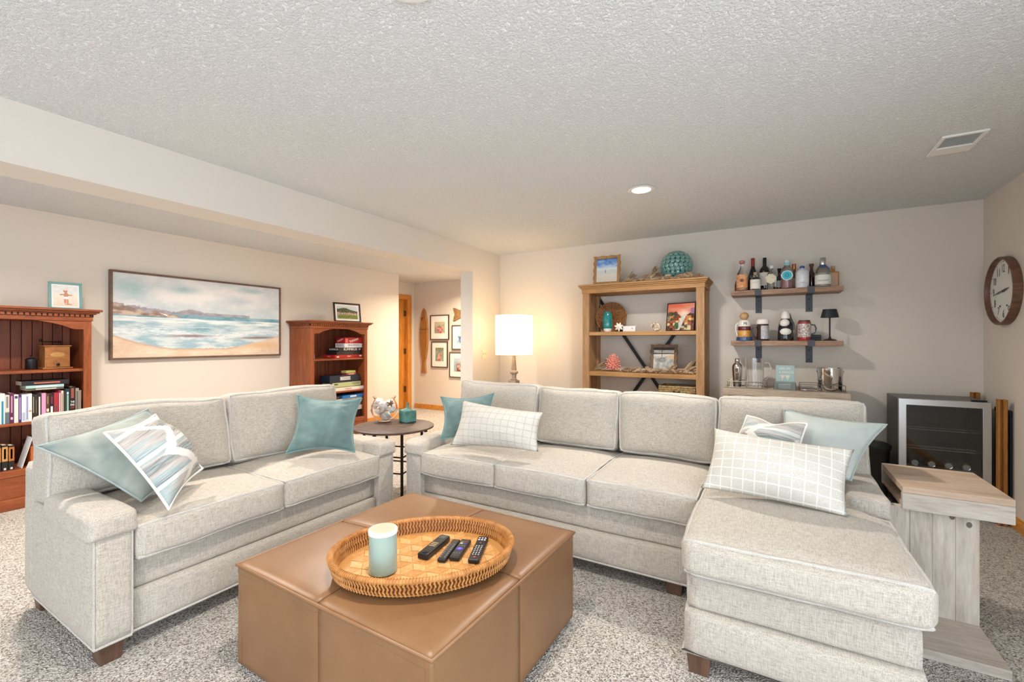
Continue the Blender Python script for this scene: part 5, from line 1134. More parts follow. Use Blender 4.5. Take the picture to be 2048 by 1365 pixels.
bottle('tall slim bottle with a copper cap behind the white ceramic one', 1582, 1594, 528, 4.80, [(.9, 0), (1, .03), (1, .52), (.8, .6), (.5, .68), (.5, .8)], plain('amber_brown_glass', '6b3f22', .1, 0, .6, coat=.5), ([(.55, .78), (.58, .8), (.58, .99), (0, 1)], plain('copper_cap', 'b5714a', .25, .7)), [(1.02, .08, .42, plain('label_kraft', 'b59f78', .7))])
t, x, r, h = bottle('white ceramic bottle with a blue stopper and faint drawing', 1592.5, 1616, 532, 4.705, [(.92, 0), (1, .02), (1, .68), (.9, .76), (.5, .83), (.28, .85), (.26, .93)], plain('white_ceramic', 'e4e2e4', .25, c2='d0d3dc', vs=25, coat=.4), ([(.28, .84), (.27, .89), (.36, .895), (.36, .97), (.2, 1.0), (0, 1.0)], plain('blue_stopper', '2c489c', .3)))
dec(t, r, 1.01, 'MAGES', h * .22, .008, GINK)
bottle('dark ruby bottle with a wooden stopper', 1615.5, 1630.5, 528, 4.825, [(.92, 0), (1, .03), (1, .50), (.85, .60), (.40, .70), (.36, .85)], plain('ruby_glass', '2e0a10', .06, 0, .6, coat=.6), ([(.34, .84), (.52, .92), (.55, .985), (.4, 1.0), (0, 1.0)], plain('walnut_stopper', '5a3a26', .5)))
t, x, r, h = bottle('large clear bottle with a tall silver cap and blue collar', 1632, 1659, 516, 4.715, [(.92, 0), (1, .02), (1, .50), (.9, .60), (.65, .68), (.46, .72), (.44, .76)], G, ([(.38, .745), (.40, .76), (.40, .99), (.36, 1.0), (0, 1.0)], plain('silver_cap', 'cfcfcf', .2, 1)), [(1.012, .08, .40, WL)], inner=([(.97, .02), (1, .04), (1, .46)], plain('clear_spirit', 'b9c0b4', .1)))
MB().lathe([(r * .72, h * .66), (r * .46, h * .735), (r * .42, h * .75)], 24).build('collar', plain('blue_collar', '3f5f96', .3), t, smooth=50)
dec(t, r, 1.02, 'ONUMARE', h * .20, .010, GINK, .085)
bottle('square whiskey bottle of amber liquid with a cork', 1657, 1675.5, 532, 4.83, [.72, [(.45, .70), (.36, .76), (.34, .86)]], plain('thick_flask_glass', 'c9831f', .05, 0, .6, coat=.7, trans=.35), ([(.32, .84), (.36, .86), (.36, .99), (0, 1)], plain('cork', 'b8977a', .8)), square=True)
# ---- steins and mugs
def mugthing(name, label, cat, u0, u1, y=4.72):
    x, r = spot(u0, u1, y); return thing(name, label, cat, (x, y, ZL), FACE, 'steins and mugs on the lower wall shelf'), r
CW = plain('glazed_white', 'e9e4da', .2, coat=.5); CB = plain('glazed_black', '17181c', .12, coat=.7); MAR = plain('glazed_maroon', '6a2a2e', .2, coat=.5); GOLD = plain('glazed_yellow', 'dba94e', .2, c2='c9853a', vs=60, coat=.5); BLU = plain('glazed_blue', '3a5f96', .2, c2='2a3c4c', vs=60, coat=.5)
t, r = mugthing('beer_stein', 'white stein with a letter M, maroon and yellow bands and a round brown lid', 'stein', 1474, 1503); H = zat(1488, 625, 4.72) - ZL
MB().lathe([(r, 0), (r * 1.02, .006), (r * .98, H * .13)], 28).build('blue_base', BLU, t, smooth=40)
MB().lathe([(r * .80, H * .13), (r * .84, H * .18), (r * .80, H * .36)], 28).build('yellow_band', GOLD, t, smooth=40)
MB().lathe([(r * .80, H * .36), (r * .86, H * .40), (r * .80, H * .50)], 28).build('maroon_band', MAR, t, smooth=40)
MB().lathe([(r * .78, H * .50), (r * .74, H * .66), (r * .60, H * .71), (r * .4, H * .73)], 28).build('white_body', CW, t, smooth=40)
letters('lettering', 'M', plain('maroon_ink', '4a1f2e', .5), t, (.008, -r * .79, H * .60), (1, 0, 0), (0, 0, 1), .026, world=False)
MB().ball((0, 0, H * .86), r * .58, r * .58, H * .14, 16, 10).build('lid', plain('tan_glaze', 'b5814f', .3, c2='d2ab80', vs=30, coat=.4), t, smooth=60)
MB().tube([(-r * .75, 0, H * .62), (-r * 1.02, 0, H * .56), (-r * 1.05, 0, H * .35), (-r * .85, 0, H * .18)], .007, 8).build('handle', CW, t, smooth=60)
t, r = mugthing('beer_mug', 'brown beer mug with a white frothy lid and a printed panel', 'mug', 1514, 1537); H = zat(1526, 638, 4.72) - ZL; BRN = plain('glazed_brown', '3a241c', .2, coat=.5)
MB().lathe([(r * .96, 0), (r, .004), (r * .94, H * .72), (r * .90, H * .76)], 28).build('body', BRN, t, smooth=40)
MB().lathe([(r * .94, H * .755), (r * .98, H * .80), (r * .92, H * .92), (r * .7, H * .985), (0, H)], 28).build('froth_lid', plain('froth_white', 'ece4dc', .6, bmp=(60, .5, .004)), t, smooth=60)
n_ = 10; vs = []
for i in range(n_ + 1): a = R(-105 + 95 * i / n_); vs += [(r * 1.01 * math.cos(a), r * 1.01 * math.sin(a), H * .08), (r * .975 * math.cos(a), r * .975 * math.sin(a), H * .68)]
MB().add(vs, [(2 * i, 2 * i + 2, 2 * i + 3, 2 * i + 1) for i in range(n_)]).build('printed_panel', plain('stein_panel', 'd9d6d6', .3, c2='8d8a92', vs=160), t, smooth=60)
MB().tube([(-r * .9, 0, H * .62), (-r * 1.45, 0, H * .62), (-r * 1.65, 0, H * .45), (-r * 1.3, 0, H * .2), (-r * .85, 0, H * .08)], .006, 8).build('handle', BRN, t, smooth=60)
t, r = mugthing('beer_stein', 'tall plain black and white glazed stein with a rounded lid', 'stein', 1557, 1585); H = zat(1571, 621, 4.72) - ZL
MB().lathe([(r * .95, 0), (r, .008), (r, H * .12), (r * .96, H * .30), (r * .93, H * .45), (r * .80, H * .60), (r * .56, H * .72)], 28).build('body', CB, t, smooth=50)
MB().at((0, -r * .40, H * .29), (0, 0, 0)).ball((0, 0, 0), r * .76, r * .72, H * .17, 18, 12).build('white_panel', CW, t, smooth=60)
MB().at((-r * .08, -r * .30, H * .56)).ball((0, 0, 0), r * .66, r * .72, H * .16, 18, 12).build('white_panel', CW, t, smooth=60)
MB().lathe([(r * .54, H * .70), (r * .58, H * .80), (r * .46, H * .92), (r * .18, H * .985), (0, H)], 24).build('lid', CW, t, smooth=60)
MB().tube([(r * .5, .004, H * .88), (r * .62, .004, H * .72), (r * .95, .004, H * .56), (r * 1.0, .004, H * .35)], [.006, .009, .009, .006], 8).build('handle', CB, t, smooth=60)
t, r = mugthing('beer_mug', 'white printed mug with red bands and a dark green handle', 'mug', 1597, 1620); H = zat(1608, 641, 4.72) - ZL; REDG = plain('glazed_red', '9c3230', .2, coat=.5)
MB().lathe([(r * .96, 0), (r, .004), (r, H * .18)], 28).build('red_base', REDG, t, smooth=40); MB().lathe([(r, H * .18), (r, H * .82)], 28).build('body', plain('holly_print', 'dcd8d2', .25, c2='8d6a5c', vs=75, coat=.4), t, smooth=40)
MB().lathe([(r, H * .82), (r * .98, H * .92)], 28).build('red_rim', REDG, t, smooth=40); MB().lathe([(r * .86, H * .92), (r * .86, H), (r * .76, H), (r * .76, H * .9)], 28).build('lip', plain('dark_lip', '4a4038', .4), t, smooth=40)
MB().tube([(r * .95, 0, H * .78), (r * 1.5, 0, H * .76), (r * 1.72, 0, H * .58), (r * 1.5, 0, H * .40), (r * .98, 0, H * .28)], .006, 8).build('handle', plain('dark_green_glaze', '24424a', .2, coat=.5), t, smooth=60)
xa, xb = xat(1619, 4.76), xat(1641, 4.76); t = thing('coaster_box', 'low black box behind the red banded mug', 'box', ((xa + xb) / 2 + .004, 4.80, ZL)); w = (xb - xa) / 2
MB().box(-w, w, -.045, .045, 0, .028).build('box', BLACK, t, bevel=.002); MB().box(-w - .001, w + .001, -.046, .046, .028, .052).build('lid', BLACK, t, bevel=.002)
x = xat(1659.5, 4.74); t = thing('mini_lamp', 'small black table lamp at the right end of the lower shelf', 'lamp', (x, 4.74, ZL)); k = mpp(1659, 4.74); H = zat(1659, 619, 4.74) - ZL
MB().lathe([(.052, 0), (.052, .004), (.035, .012), (.010, .018), (.007, .035)], 28).build('base', BLACK, t, smooth=50); MB().tube([(0, 0, .02), (0, 0, H * .80)], .006, 10).build('stem', BLACK, t, smooth=60)
MB().lathe([(.067, H * .735), (.050, H), (0, H * 1.002)], 32).build('shade', plain('black_shade', '22262c', .55), t, smooth=50)
# ================================================================== console cabinet
GREYW = wood('greige_oak_cross', '8f7d6c', 'b0a08e', 'c4b6a6', 2.4, (.12, 1, 1), .65, .3); GREYU = wood('greige_oak_upright', '84705c', 'a08d79', 'b8a795', 2.4, (1, 1, .12), .65, .3)
t = thing('console_cabinet', 'greige wood bar cabinet under the wall shelves', 'cabinet', (.079, 4.67, 0)); CX = .466
MB().box(-CX, CX, -.22, .22, .80, .86).build('top', GREYW, t, bevel=.004)
for s_ in (-1, 1): MB().box(s_ * CX - (.045 if s_ > 0 else 0), s_ * CX + (.045 if s_ < 0 else 0), -.22, .22, 0, .80).build('side', GREYU, t, bevel=.003)
MB().box(-CX + .045, CX - .045, -.19, .21, .08, .80).build('body', GREYU, t); MB().box(-CX + .045, CX - .045, -.20, -.19, .765, .798).build('rail', GREYW, t)
for s_ in (-1, 1):
    d_ = MB().box(min(s_ * .003, s_ * (CX - .05)), max(s_ * .003, s_ * (CX - .05)), -.208, -.191, .09, .76).build('door', GREYU, t, bevel=.003); MB().at((s_ * .03, -.208, .45), (R(90), 0, 0)).lathe([(.006, 0), (.006, .015), (.013, .02), (.010, .028), (0, .03)], 14).build('knob', BLACK, d_, smooth=50)
ZT = .8606
def rail_tray(label, ua, ub, y0, y1):
    ya = y0; xa, xb = xat(ua, ya), xat(ub, ya); t = thing('bar_tray', label, 'tray', ((xa + xb) / 2, (y0 + y1) / 2, ZT)); w, d_ = (xb - xa) / 2, (y1 - y0) / 2
    MB().box(-w, w, -d_, d_, 0, .004).build('mirror_base', plain('tray_mirror', 'b9b4ac', .08, 1), t); PEWT = plain('antique_rail', '8d867b', .3, .9)
    for zz in (.006, .058): MB().tube([(-w, -d_, zz), (w, -d_, zz), (w, d_, zz), (-w, d_, zz)], .003, 6, True).build('rail', PEWT, t)
    for sx in (-1, 1):
        for sy in (-1, 1): MB().tube([(sx * w, sy * d_, .003), (sx * w, sy * d_, .060)], .003, 6).build('post', PEWT, t)
    return t
rail_tray('left silver rail tray holding the shaker and the pitcher', 1455, 1533, 4.535, 4.735); rail_tray('right silver rail tray holding the ice bucket', 1601, 1691, 4.50, 4.72)
x = xat(1474.5, 4.64); t = thing('cocktail_shaker', 'polished steel cocktail shaker on the left bar tray', 'shaker', (x, 4.64, ZT + .0045)); H = zat(1474, 718, 4.64) - ZT; r = 9.5 * mpp(1474, 4.64)
MB().lathe([(r * .72, 0), (r * .76, .004), (r * .98, H * .55), (r, H * .66)], 28).build('cup', CHROME, t, smooth=50); MB().lathe([(r, H * .66), (r * .98, H * .70), (r * .85, H * .78), (r * .45, H * .84), (r * .42, H * .86)], 28).build('strainer_top', CHROME, t, smooth=50); MB().lathe([(r * .42, H * .86), (r * .46, H * .87), (r * .46, H * .97), (r * .3, H), (0, H)], 24).build('cap', CHROME, t, smooth=50)
x = xat(1509, 4.63); t = thing('glass_pitcher', 'cut glass pitcher with a handle on the left bar tray', 'pitcher', (x, 4.63, ZT + .0045), FACE); H = zat(1509, 718, 4.63) - ZT; r = 16.5 * mpp(1509, 4.63)
MB().lathe([(r * .92, 0), (r * .96, .006), (r, H), (r * .96, H), (r * .92, .022), (0, .016)], 36).build('body', GLASS, t, smooth=50)
fl = MB()
for i in range(18): a = 2 * math.pi * i / 18; fl.tube([(r * .97 * math.cos(a), r * .97 * math.sin(a), .008), (r * .985 * math.cos(a), r * .985 * math.sin(a), H * .55)], [.006, .003], 6)
fl.build('cut_ribs', GLASS, t, smooth=60)
MB().tube([(r * .98, 0, H * .85), (r * 1.45, 0, H * .86), (r * 1.75, 0, H * .66), (r * 1.55, 0, H * .40), (r * 1.0, 0, H * .22)], .0065, 8).build('handle', GLASS, t, smooth=60)
xa, xb = xat(1547, 4.56), xat(1592, 4.56); t = thing('napkin_box', 'clear acrylic napkin box in the middle of the bar cabinet', 'box', ((xa + xb) / 2, 4.60, ZT)); w = (xb - xa) / 2
ACR = plain('acrylic_clear', 'e9edec', .05, 0, .5, trans=.9)
MB().box(-w, w, -.07, .07, 0, .006).build('base', ACR, t); 
for (a, b_, c_, d_) in ((-w, w, -.07, -.065), (-w, w, .065, .07), (-w, -w + .005, -.065, .065), (w - .005, w, -.065, .065)): MB().box(a, b_, c_, d_, .006, .065).build('wall', ACR, t)
for i in range(9): MB().box(-w * .55, w * .55, -.05, .05, .0075 + i * .0042, .011 + i * .0042).build('napkin', plain('napkin_white' if i % 2 else 'napkin_grey', 'dfe2e2' if i % 2 else 'b9c2c6', .8), t)
xa, xb = xat(1551.5, 4.69), xat(1589, 4.69); h = zat(1570, 731, 4.69) - ZT; t = thing('bar_sign', 'pale blue sign reading GIN IN A MOOD on the bar cabinet', 'sign', ((xa + xb) / 2, 4.69, ZT)); w = (xb - xa) / 2
MB().box(-w, w, -.012, .012, 0, h).build('board', plain('sign_blue', 'a9bfc0', .7), t, bevel=.002)
letters('lettering', 'GIN IN', WINK, t, (-.005, -.0125, h * .86), (1, 0, 0), (0, 0, 1), .020, world=False); letters('lettering', 'A MOOD', WINK, t, (.01, -.0125, h * .70), (1, 0, 0), (0, 0, 1), .020, world=False)
for s_ in (-1, 1): MB().at((s_ * .020, -.0125, h * .50), (R(90), 0, R(0))).prism([(-.022, .016), (.022, .016), (.004, -.014), (.003, -.03), (-.003, -.03), (-.004, -.014)], 0, .0008).build('glass_print', plain('sign_blush', 'e3cfc8' if s_ < 0 else 'dcdfc4', .7) if s_ < 0 else plain('sign_lime', 'dcdfc4', .7), t)
x = xat(1660, 4.60); t = thing('ice_bucket', 'polished steel ice bucket with a swing handle on the right bar tray', 'ice bucket', (x, 4.605, ZT + .0045), FACE); H = zat(1660, 737, 4.60) - ZT - .004; r = 21.5 * mpp(1660, 4.60)
MB().lathe([(r * .96, 0), (r * .98, .004), (r, H), (r * .97, H + .002), (r * .95, H - .004), (r * .93, .02), (0, .02)], 40).build('pail', CHROME, t, smooth=45)
for s_ in (-1, 1): MB().at((s_ * r, 0, H * .88), (0, s_ * R(90), 0)).lathe([(.008, 0), (.008, .005), (0, .006)], 12).build('lug', CHROME, t)
MB().tube([(r * 1.02 * math.cos(a), -r * 1.05 * math.sin(a) * .75, H * .88 - r * 1.1 * math.sin(a) * .65) for a in [math.pi * i / 16 for i in range(17)]], .003, 6).build('handle', CHROME, t, smooth=60)
# bottle opener tongs on the right tray
t = thing('ice_tongs', 'steel ice tongs lying on the right bar tray', 'tongs', (xat(1618, 4.56), 4.565, ZT + .0046), R(3))
for s_ in (-1, 1): MB().tube([(-.045, s_ * .012, .003), (.03, s_ * .009, .003), (.055, 0, .004)], .003, 6).build('arm', CHROME, t, smooth=60)
MB().tube([(.053, -.004, .004), (.060, 0, .006), (.053, .004, .004)], .003, 6).build('spring', CHROME, t, smooth=60)
# ================================================================== RIGHT CORNER
# ---- wall clock
cy, cz, cr_ = 4.50, 1.642, .243; xf = 1.388
t = thing('wall_clock', 'round walnut rimmed wall clock on the right wall', 'clock', (XR, cy, cz), rot=(0, R(-90), 0)); WALN = wood('walnut_clock_case', '4a3024', '6a4836', '7d5845', 3, (1, 1, .3), .45, .1)
D_ = XR - xf
MB().lathe([(cr_, .001), (cr_, D_ - .004), (cr_ - .004, D_), (cr_ - .012, D_), (cr_ - .014, D_ - .004), (cr_ - .016, .018), (cr_ - .016, .001)], 72).build('case', WALN, t, smooth=40)
MB().lathe([(0, .0175), (cr_ - .015, .0175)], 64).build('dial', plain('clock_dial', 'e6e4de', .7), t)
xd = XR - .0185
for h_ in range(1, 13):
    a = R(90 - 30 * h_); rr = .162
    letters('numeral', str(h_), plain('clock_ink', '3a3835', .6), t, (xd, cy - rr * math.cos(a), cz + rr * math.sin(a)), (0, -1, 0), (0, 0, 1), .056, width=.022 if h_ < 10 and h_ != 1 else (.010 if h_ == 1 else .040))
    MB().at((xd, cy - .212 * math.cos(a), cz + .212 * math.sin(a)), (0, R(90), 0)).lathe([(.004, 0), (.004, -.001), (0, -.001)], 8).build('hour_dot', plain('clock_ink', '3a3835', .6), t, True)
for i in range(60):
    if i % 5 == 0: continue
    a = R(6 * i); MB().at((xd, cy - .212 * math.cos(a), cz + .212 * math.sin(a)), (a, 0, 0)).box(-.0006, 0, -.004, .004, -.0006, .0006).build('minute_tick', plain('clock_tick', '8a8783', .6), t, True)
def hand(name, deg, L_, w, back, x):
    a = R(90 - deg); d = Vector((0, -math.cos(a), math.sin(a))); p = Vector((0, math.sin(a), math.cos(a))); c = Vector((x, cy, cz))
    MB().add([c - d * back + p * w * .5, c - d * back - p * w * .5, c + d * L_ * .3 - p * w, c + d * L_, c + d * L_ * .3 + p * w] + [q + Vector((-.0012, 0, 0)) for q in (c - d * back + p * w * .5, c - d * back - p * w * .5, c + d * L_ * .3 - p * w, c + d * L_, c + d * L_ * .3 + p * w)], [(0, 1, 2, 3, 4), (9, 8, 7, 6, 5)] + [(i, (i + 1) % 5, 5 + (i + 1) % 5, 5 + i) for i in range(5)]).build(name, plain('clock_hand', '55544f', .4, .4), t, True)
hand('hour_hand', 80, .10, .009, .02, xd - .004); hand('minute_hand', 262, .165, .006, .03, xd - .006)
MB().at((xd, cy, cz), (0, R(-90), 0)).lathe([(.009, 0), (.009, .008), (0, .010)], 16).build('hub', plain('clock_hand', '55544f', .4, .4), t, True, smooth=50)
for (a, b_) in ((-.055, 'a'), (.055, 'b')): MB().box(xd - .0008, xd, cy + a - .010, cy + a + .010, cz - .112, cz - .100).build('dial_print', plain('clock_ink', '3a3835', .6), t, True)
# ---- beverage fridge
x0, x1, yd, yb = .828, 1.334, 4.41, 4.815
t = thing('beverage_fridge', 'black beverage fridge with a steel framed glass door in the right corner', 'fridge', ((x0 + x1) / 2, (yd + yb) / 2, 0)); FB = plain('fridge_black', '26221f', .3, .2); FI = plain('fridge_liner', '171513', .5)
MB().box(x0, x0 + .03, yd + .045, yb, .03, .85).build('side_wall', FB, t, True, bevel=.003); MB().box(x1 - .03, x1, yd + .045, yb, .03, .85).build('side_wall', FB, t, True, bevel=.003)
MB().box(x0 + .03, x1 - .03, yd + .045, yb, .82, .85).build('top_wall', FB, t, True); MB().box(x0 + .03, x1 - .03, yb - .03, yb, .03, .82).build('back_wall', FI, t, True); MB().box(x0 + .03, x1 - .03, yd + .045, yb - .03, .03, .12).build('floor_wall', FI, t, True)
for fx in (x0 + .05, x1 - .05):
    for fy in (yd + .08, yb - .05): MB().at((fx, fy, 0)).lathe([(.016, 0), (.016, .03)], 14).build('foot', BLACK, t, True)
dw = .047
fr = [(x0, .04), (x1, .04), (x1, .85), (x0, .85)]; fi = [(x0 + dw, .04 + dw), (x1 - dw, .04 + dw), (x1 - dw, .85 - dw), (x0 + dw, .85 - dw)]
vs = [(x, y, z) for y in (yd, yd + .038) for q in (fr, fi) for x, z in q]; fs = []
for i in range(4): j = (i + 1) % 4; fs += [(i, j, 4 + j, 4 + i), (8 + i, 12 + i, 12 + j, 8 + j), (i, 8 + i, 8 + j, j), (4 + i, 4 + j, 12 + j, 12 + i)]
dr = MB().add(vs, fs).build('door', STEEL, t, True, bevel=.003)
m, nt, b = nodes('tinted_fridge_glass'); b.inputs['Base Color'].default_value = (.55, .58, .6, 1); b.inputs['Transmission Weight'].default_value = 1; b.inputs['Roughness'].default_value = .01; b.inputs['IOR'].default_value = 1.5; FG = m
MB().box(x0 + dw - .004, x1 - dw + .004, yd + .012, yd + .018, .04 + dw - .004, .85 - dw + .004).build('glass_pane', FG, dr, True)
MB().box(x1 - .10, x1 - .02, yd + .008, yd + .04, .851, .862).build('hinge_cover', BLACK, t, True, bevel=.003)
WIRE = plain('chrome_wire', 'd9d9d6', .15, 1)
for zz in (.62, .475, .325):
    w = MB()
    for i in range(19): xx = x0 + .045 + i * (x1 - x0 - .09) / 18; w.tube([(xx, yd + .06, zz), (xx, yb - .04, zz)], .0018, 5)
    for yy in (yd + .06, yd + .18, yb - .045): w.tube([(x0 + .032, yy, zz - .003), (x1 - .032, yy, zz - .003)], .003, 5)
    w.tube([(x0 + .032, yd + .06, zz + .014), (x1 - .032, yd + .06, zz + .014)], .002, 5); w.build('wire_rack', WIRE, t, True)
for i in range(4):
    xx = x0 + .11 + i * .095; c = ('left end', 'second from the left', 'third from the left', 'right end')[i]
    bt = thing('fridge_can', 'can lying on the lowest rack inside the fridge, %s' % c, 'can', (xx, yd + .075, .3595), group='cans inside the fridge')
    MB().at((0, 0, 0), (R(-90), 0, 0)).lathe([(.020, 0), (.0245, .006), (.031, .016), (.031, .115), (.026, .12)], 24).build('body', plain('can_dark_%d' % i, ('3a3f42', '4a4036', '5b5d50', '6a5a3e')[i], .25, .5), bt, smooth=40)
    MB().at((0, -.0006, 0), (R(-90), 0, 0)).lathe([(.019, 0), (.0235, -.001), (.0235, .001), (.019, .002), (.019, 0)], 24).build('rim', CHROME, bt); MB().at((0, -.001, 0), (R(90), 0, 0)).lathe([(0, 0), (.019, 0), (.019, .0006), (0, .0006)], 20).build('lid', plain('can_lid', 'e3e3e0', .3, .3), bt)
# ---- waste bin
t = thing('waste_bin', 'black plastic waste bin between the sectional and the fridge', 'bin', (.685, 4.50, 0)); BK = plain('black_plastic', '101114', .4)
MB().lathe([(.085, 0), (.09, .006), (.108, .43), (.116, .445), (.116, .462), (.108, .462), (.104, .44), (.086, .02), (0, .016)], 32, 1, 1.1).build('pail', BK, t, smooth=40)
MB().lathe([(.118, .462), (.118, .472), (.09, .485), (0, .490)], 32, 1, 1.1).build('lid', BK, t, smooth=40)
# ---- grooved wooden posts beside the fridge
POST = wood('stained_pine', '7a4a1c', '9a6428', 'b07a3a', 2.5, (1, 1, .12), .45, .1)
def xpost(label, x, y, h, a, wv=.030):
    t = thing('wooden_post', label, 'post', (x, y, 0), a)
    MB().box(-wv, wv, -.006, .006, 0, h).build('board', POST, t, bevel=.002); MB().box(-.006, .006, .0065, wv, 0, h).build('fin', POST, t, bevel=.002); MB().box(-.006, .006, -wv, -.0065, 0, h).build('fin', POST, t, bevel=.002)
    MB().at((0.012, -.0065, h * .5), (R(90), 0, 0)).lathe([(.004, 0), (.004, .002), (0, .003)], 10).build('screw', CHROME, t)
xpost('stained wooden post with a cross shaped section between the fridge and wall', 1.379, 4.40, .878, R(45))
xpost('stained wooden post with a cross shaped section behind the fridge', 1.375, 4.862, .882, R(45))
t = thing('black_board', 'black board standing against the right wall behind the wooden post', 'board', (1.427, 4.52, 0)); MB().box(-.006, .008, -.11, .13, 0, .80).build('panel', BK, t, bevel=.002); MB().box(-.009, -.0062, -.11, .13, .77, .80).build('edge_strip', BLACK, t)
# ---- C-shaped side table
CT1 = wood('whitewashed_acacia', 'a2958a', 'c4b9ac', 'd8d0c6', 1.6, (1, 1, .14), .7, .25); CT2 = wood('warm_acacia_top', 'a58a72', 'bfa58e', 'cfb9a6', 1.6, (.14, 1, 1), .6, .25); CT3 = wood('whitewashed_acacia_cross', '9c9084', 'bdb2a6', 'd2c9be', 1.6, (.14, 1, 1), .7, .25)
x0, x1, ya, yb = .512, .874, 2.655, 3.11
t = thing('side_table', 'whitewashed wooden side table with a thick hollow top beside the chaise', 'side table', (.64, 2.75, 0))
MB().box(x0, x1, ya, yb, .590, .62).build('top_board', CT2, t, True, bevel=.003)
MB().box(x0, x1, ya, ya + .03, .514, .590).build('front_apron', CT3, t, True, bevel=.003); MB().box(x0, x1, yb - .03, yb, .514, .590).build('back_apron', CT3, t, True, bevel=.003); MB().box(x1 - .03, x1, ya + .03, yb - .03, .514, .590).build('end_apron', CT3, t, True, bevel=.002)
MB().box(x0 + .006, x1 - .03, ya + .03, yb - .03, .514, .535).build('lower_board', CT2, t, True)
PX = [.470, .547, .625, .702, .779]
for i in range(4): MB().box(PX[i], PX[i + 1] - .0006, 2.700 - (.0006 if i % 2 else 0), 2.742, .04, .514).build('plank', CT1, t, True, bevel=.001, seg=1)
for (xx, zz) in ((.745, .475), (.69, .50)): MB().at((xx, 2.6995, zz), (R(90), 0, 0)).lathe([(0, 0), (.008, 0), (.010, .0006), (0, .001)], 12, 1, 1.3).build('knot', plain('knot_grey', '6f655e', .8), t, True)
MB().box(.470, .779, 2.392, 3.0, 0, .04).build('base_board', CT3, t, True, bevel=.003)
# ================================================================== round end table between the sofas
t = thing('end_table', 'round dark wood end table on thin black legs between the sofas', 'side table', (-2.73, 2.71, 0)); ESP = wood('espresso_wood', '3a2c24', '54433a', '665349', 2, (.15, 1, 1), .5, .2); BRZ = plain('bronze_black_steel', '2b231d', .5, .6)
MB().lathe([(0, .556), (.300, .556), (.328, .566), (.330, .578), (.327, .58), (0, .58)], 64).build('top', ESP, t, smooth=35)
ang = [R(-30 + 90 * k) for k in range(4)]; rl = .24
for a in ang: MB().bar((rl * math.cos(a), rl * math.sin(a), 0), (rl * math.cos(a), rl * math.sin(a), .556), .016, .016).build('leg', BRZ, t)
for zz in (.363, .235):
    for k in range(4): a, b_ = ang[k], ang[(k + 1) % 4]; MB().bar((rl * math.cos(a), rl * math.sin(a), zz), (rl * math.cos(b_), rl * math.sin(b_), zz), .010, .010).build('stretcher', BRZ, t)
for a in (R(-75), R(15)): MB().at((.29 * math.cos(a), .29 * math.sin(a), .542)).box(-.010, .010, -.010, .010, 0, .014).build('clip', BRZ, t)
ET = .5806
# glass bowl of shells
BX, BY = -2.925, 2.795
t = thing('glass_bowl', 'clear glass bowl filled with seashells on the end table', 'bowl', (BX, BY, ET))
TG_ = plain('thin_bowl_glass', 'ffffff', .01, 0, .5, trans=1, ior=1.12)
R_ = [(.055, .004), (.062, .012), (.100, .055), (.118, .10), (.113, .145), (.092, .185), (.086, .20), (.098, .218)]
MB().lathe([(0, 0), (.06, 0), (.055, .004)] + R_ + [(.0965, .2185)] + [(q - .0025, z) for q, z in R_[::-1]] + [(0, .008)], 48).build('vessel', TG_, t, smooth=60)
MB().tube([(.0985 * math.cos(2 * math.pi * i / 40), .0985 * math.sin(2 * math.pi * i / 40), .219) for i in range(40)], .0022, 6, True).build('rim', GLASS, t, smooth=60)
SHC = [plain('conch_%d' % k, a, .4, c2=b_, vs=45, bmp=(40, .3, .004)) for k, (a, b_) in enumerate((('ece3da', 'd3b9a8'), ('ddd2cc', 'b39a90'), ('f0ebe6', 'cfc6c2'), ('d9b79a', 'a8765a')))]
def conch(label, loc, rot, s_, m_):
    t = thing('seashell', label, 'seashell', (BX + loc[0], BY + loc[1], ET + loc[2]), rot=rot, group='shells in the glass bowl'); pts = []; rad = []
    for i in range(26): q = i / 25; a = q * 15; rr = .42 * (q ** 1.5) * s_; pts.append((rr * .55 * math.cos(a), rr * .55 * math.sin(a), (q - .5) * -1.0 * s_)); rad.append((.02 + .46 * q ** 1.6) * s_)
    MB().tube(pts, rad, 9).build('whorl', m_, t, smooth=70); MB().tube([(0, 0, -.45 * s_), (.05 * s_, 0, -.75 * s_), (0, .02 * s_, -.98 * s_)], [.30 * s_, .16 * s_, .03 * s_], 8).build('canal', m_, t, smooth=70)
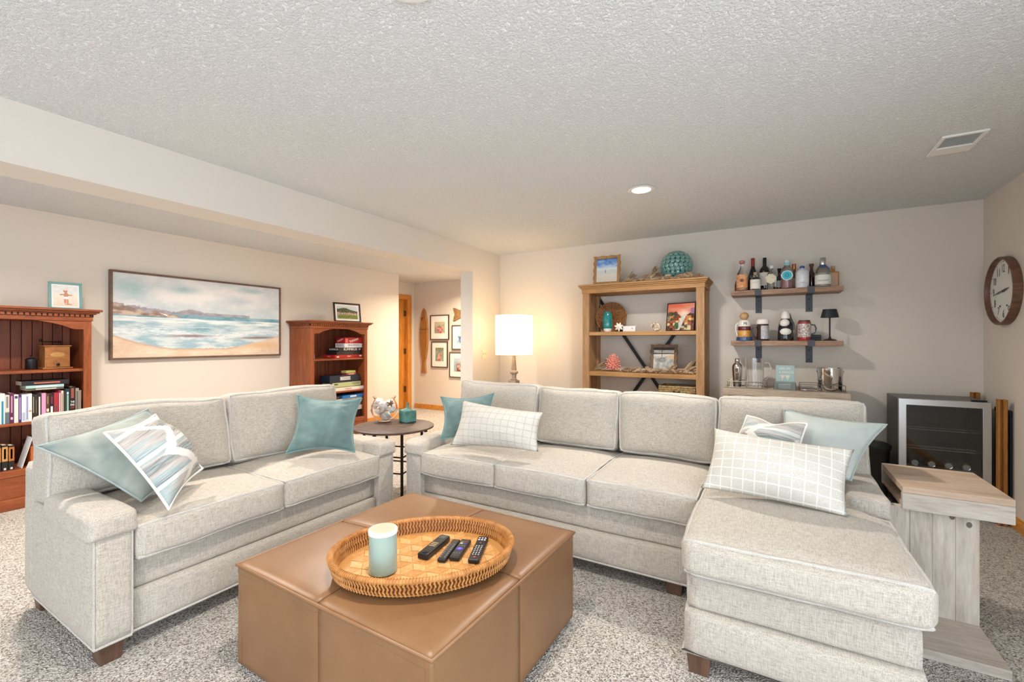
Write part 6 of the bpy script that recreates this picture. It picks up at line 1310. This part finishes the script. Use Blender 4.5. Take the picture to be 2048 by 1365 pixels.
for (lab, s_, loc, rot, mi) in (
    ('white conch at the bottom of the bowl', .080, (.021, -.001, .036), (5.56, 3.893, 6.005), 2), ('grey conch low at the left of the bowl', .078, (-.027, .005, .044), (3.336, .752, 2.562), 1),
    ('large pale shell leaning at the front of the bowl', .074, (-.02, -.056, .081), (.199, 2.79, 5.733), 0), ('ivory shell at the back of the bowl', .072, (.033, .032, .084), (5.821, 2.879, 3.691), 2),
    ('tan shell against the left glass of the bowl', .070, (-.066, .018, .108), (2.818, 5.847, 3.323), 3), ('white shell against the front right glass of the bowl', .068, (.04, -.06, .121), (2.72, 6.152, 6.112), 2),
    ('rosy shell high at the back of the bowl', .066, (-.01, .051, .141), (5.146, 3.55, .797), 0), ('white shell topmost in the bowl', .062, (-.01, -.047, .157), (2.341, 5.873, .143), 2), ('small grey shell high at the left of the bowl', .054, (-.05, -.04, .143), (1.55, 4.041, 1.2), 1)):
    conch(lab, loc, rot, s_, SHC[mi])
t = thing('starfish', 'grey brown starfish standing at the right inside the glass bowl', 'starfish', (BX + .056, BY + .010, ET + .160), rot=(R(80), R(10), R(60))); mb = MB()
for i in range(5): a = 2 * math.pi * i / 5 + .3; mb.tube([(0, 0, 0), (.018 * math.cos(a), .018 * math.sin(a), .001), (.036 * math.cos(a), .036 * math.sin(a), -.001)], [.009, .006, .002], 7)
mb.build('arms', plain('starfish_brown', '7d6a5c', .85, c2='5f5048', vs=90, bmp=(200, .6, .003)), t, smooth=60)
# square teal bottle
t = thing('ceramic_bottle', 'square crackled teal ceramic bottle with a slim neck on the end table', 'bottle', (-2.742, 2.885, ET), R(-14))
CG = plain('crackled_teal_glaze', '3f6f66', .25, c2='5f9690', vs=16, coat=.5, bmp=(60, .15, .002)); s_ = .056
MB().box(-s_, s_, -s_, s_, .003, .105).build('body', CG, t, bevel=.008, seg=3); MB().add([(-s_ + .004, -s_ + .004, .104), (s_ - .004, -s_ + .004, .104), (s_ - .004, s_ - .004, .104), (-s_ + .004, s_ - .004, .104), (-.012, -.012, .122), (.012, -.012, .122), (.012, .012, .122), (-.012, .012, .122)], [(0, 1, 5, 4), (1, 2, 6, 5), (2, 3, 7, 6), (3, 0, 4, 7), (4, 5, 6, 7), (3, 2, 1, 0)]).build('shoulder', CG, t, bevel=.004)
MB().lathe([(.013, .118), (.011, .13), (.011, .158), (.015, .164), (.015, .168), (.009, .168), (.009, .14)], 20).build('neck', CG, t, smooth=50); MB().box(-s_ + .004, s_ - .004, -s_ + .004, s_ - .004, 0, .004).build('unglazed_foot', plain('dark_clay', '3a2f28', .9), t)
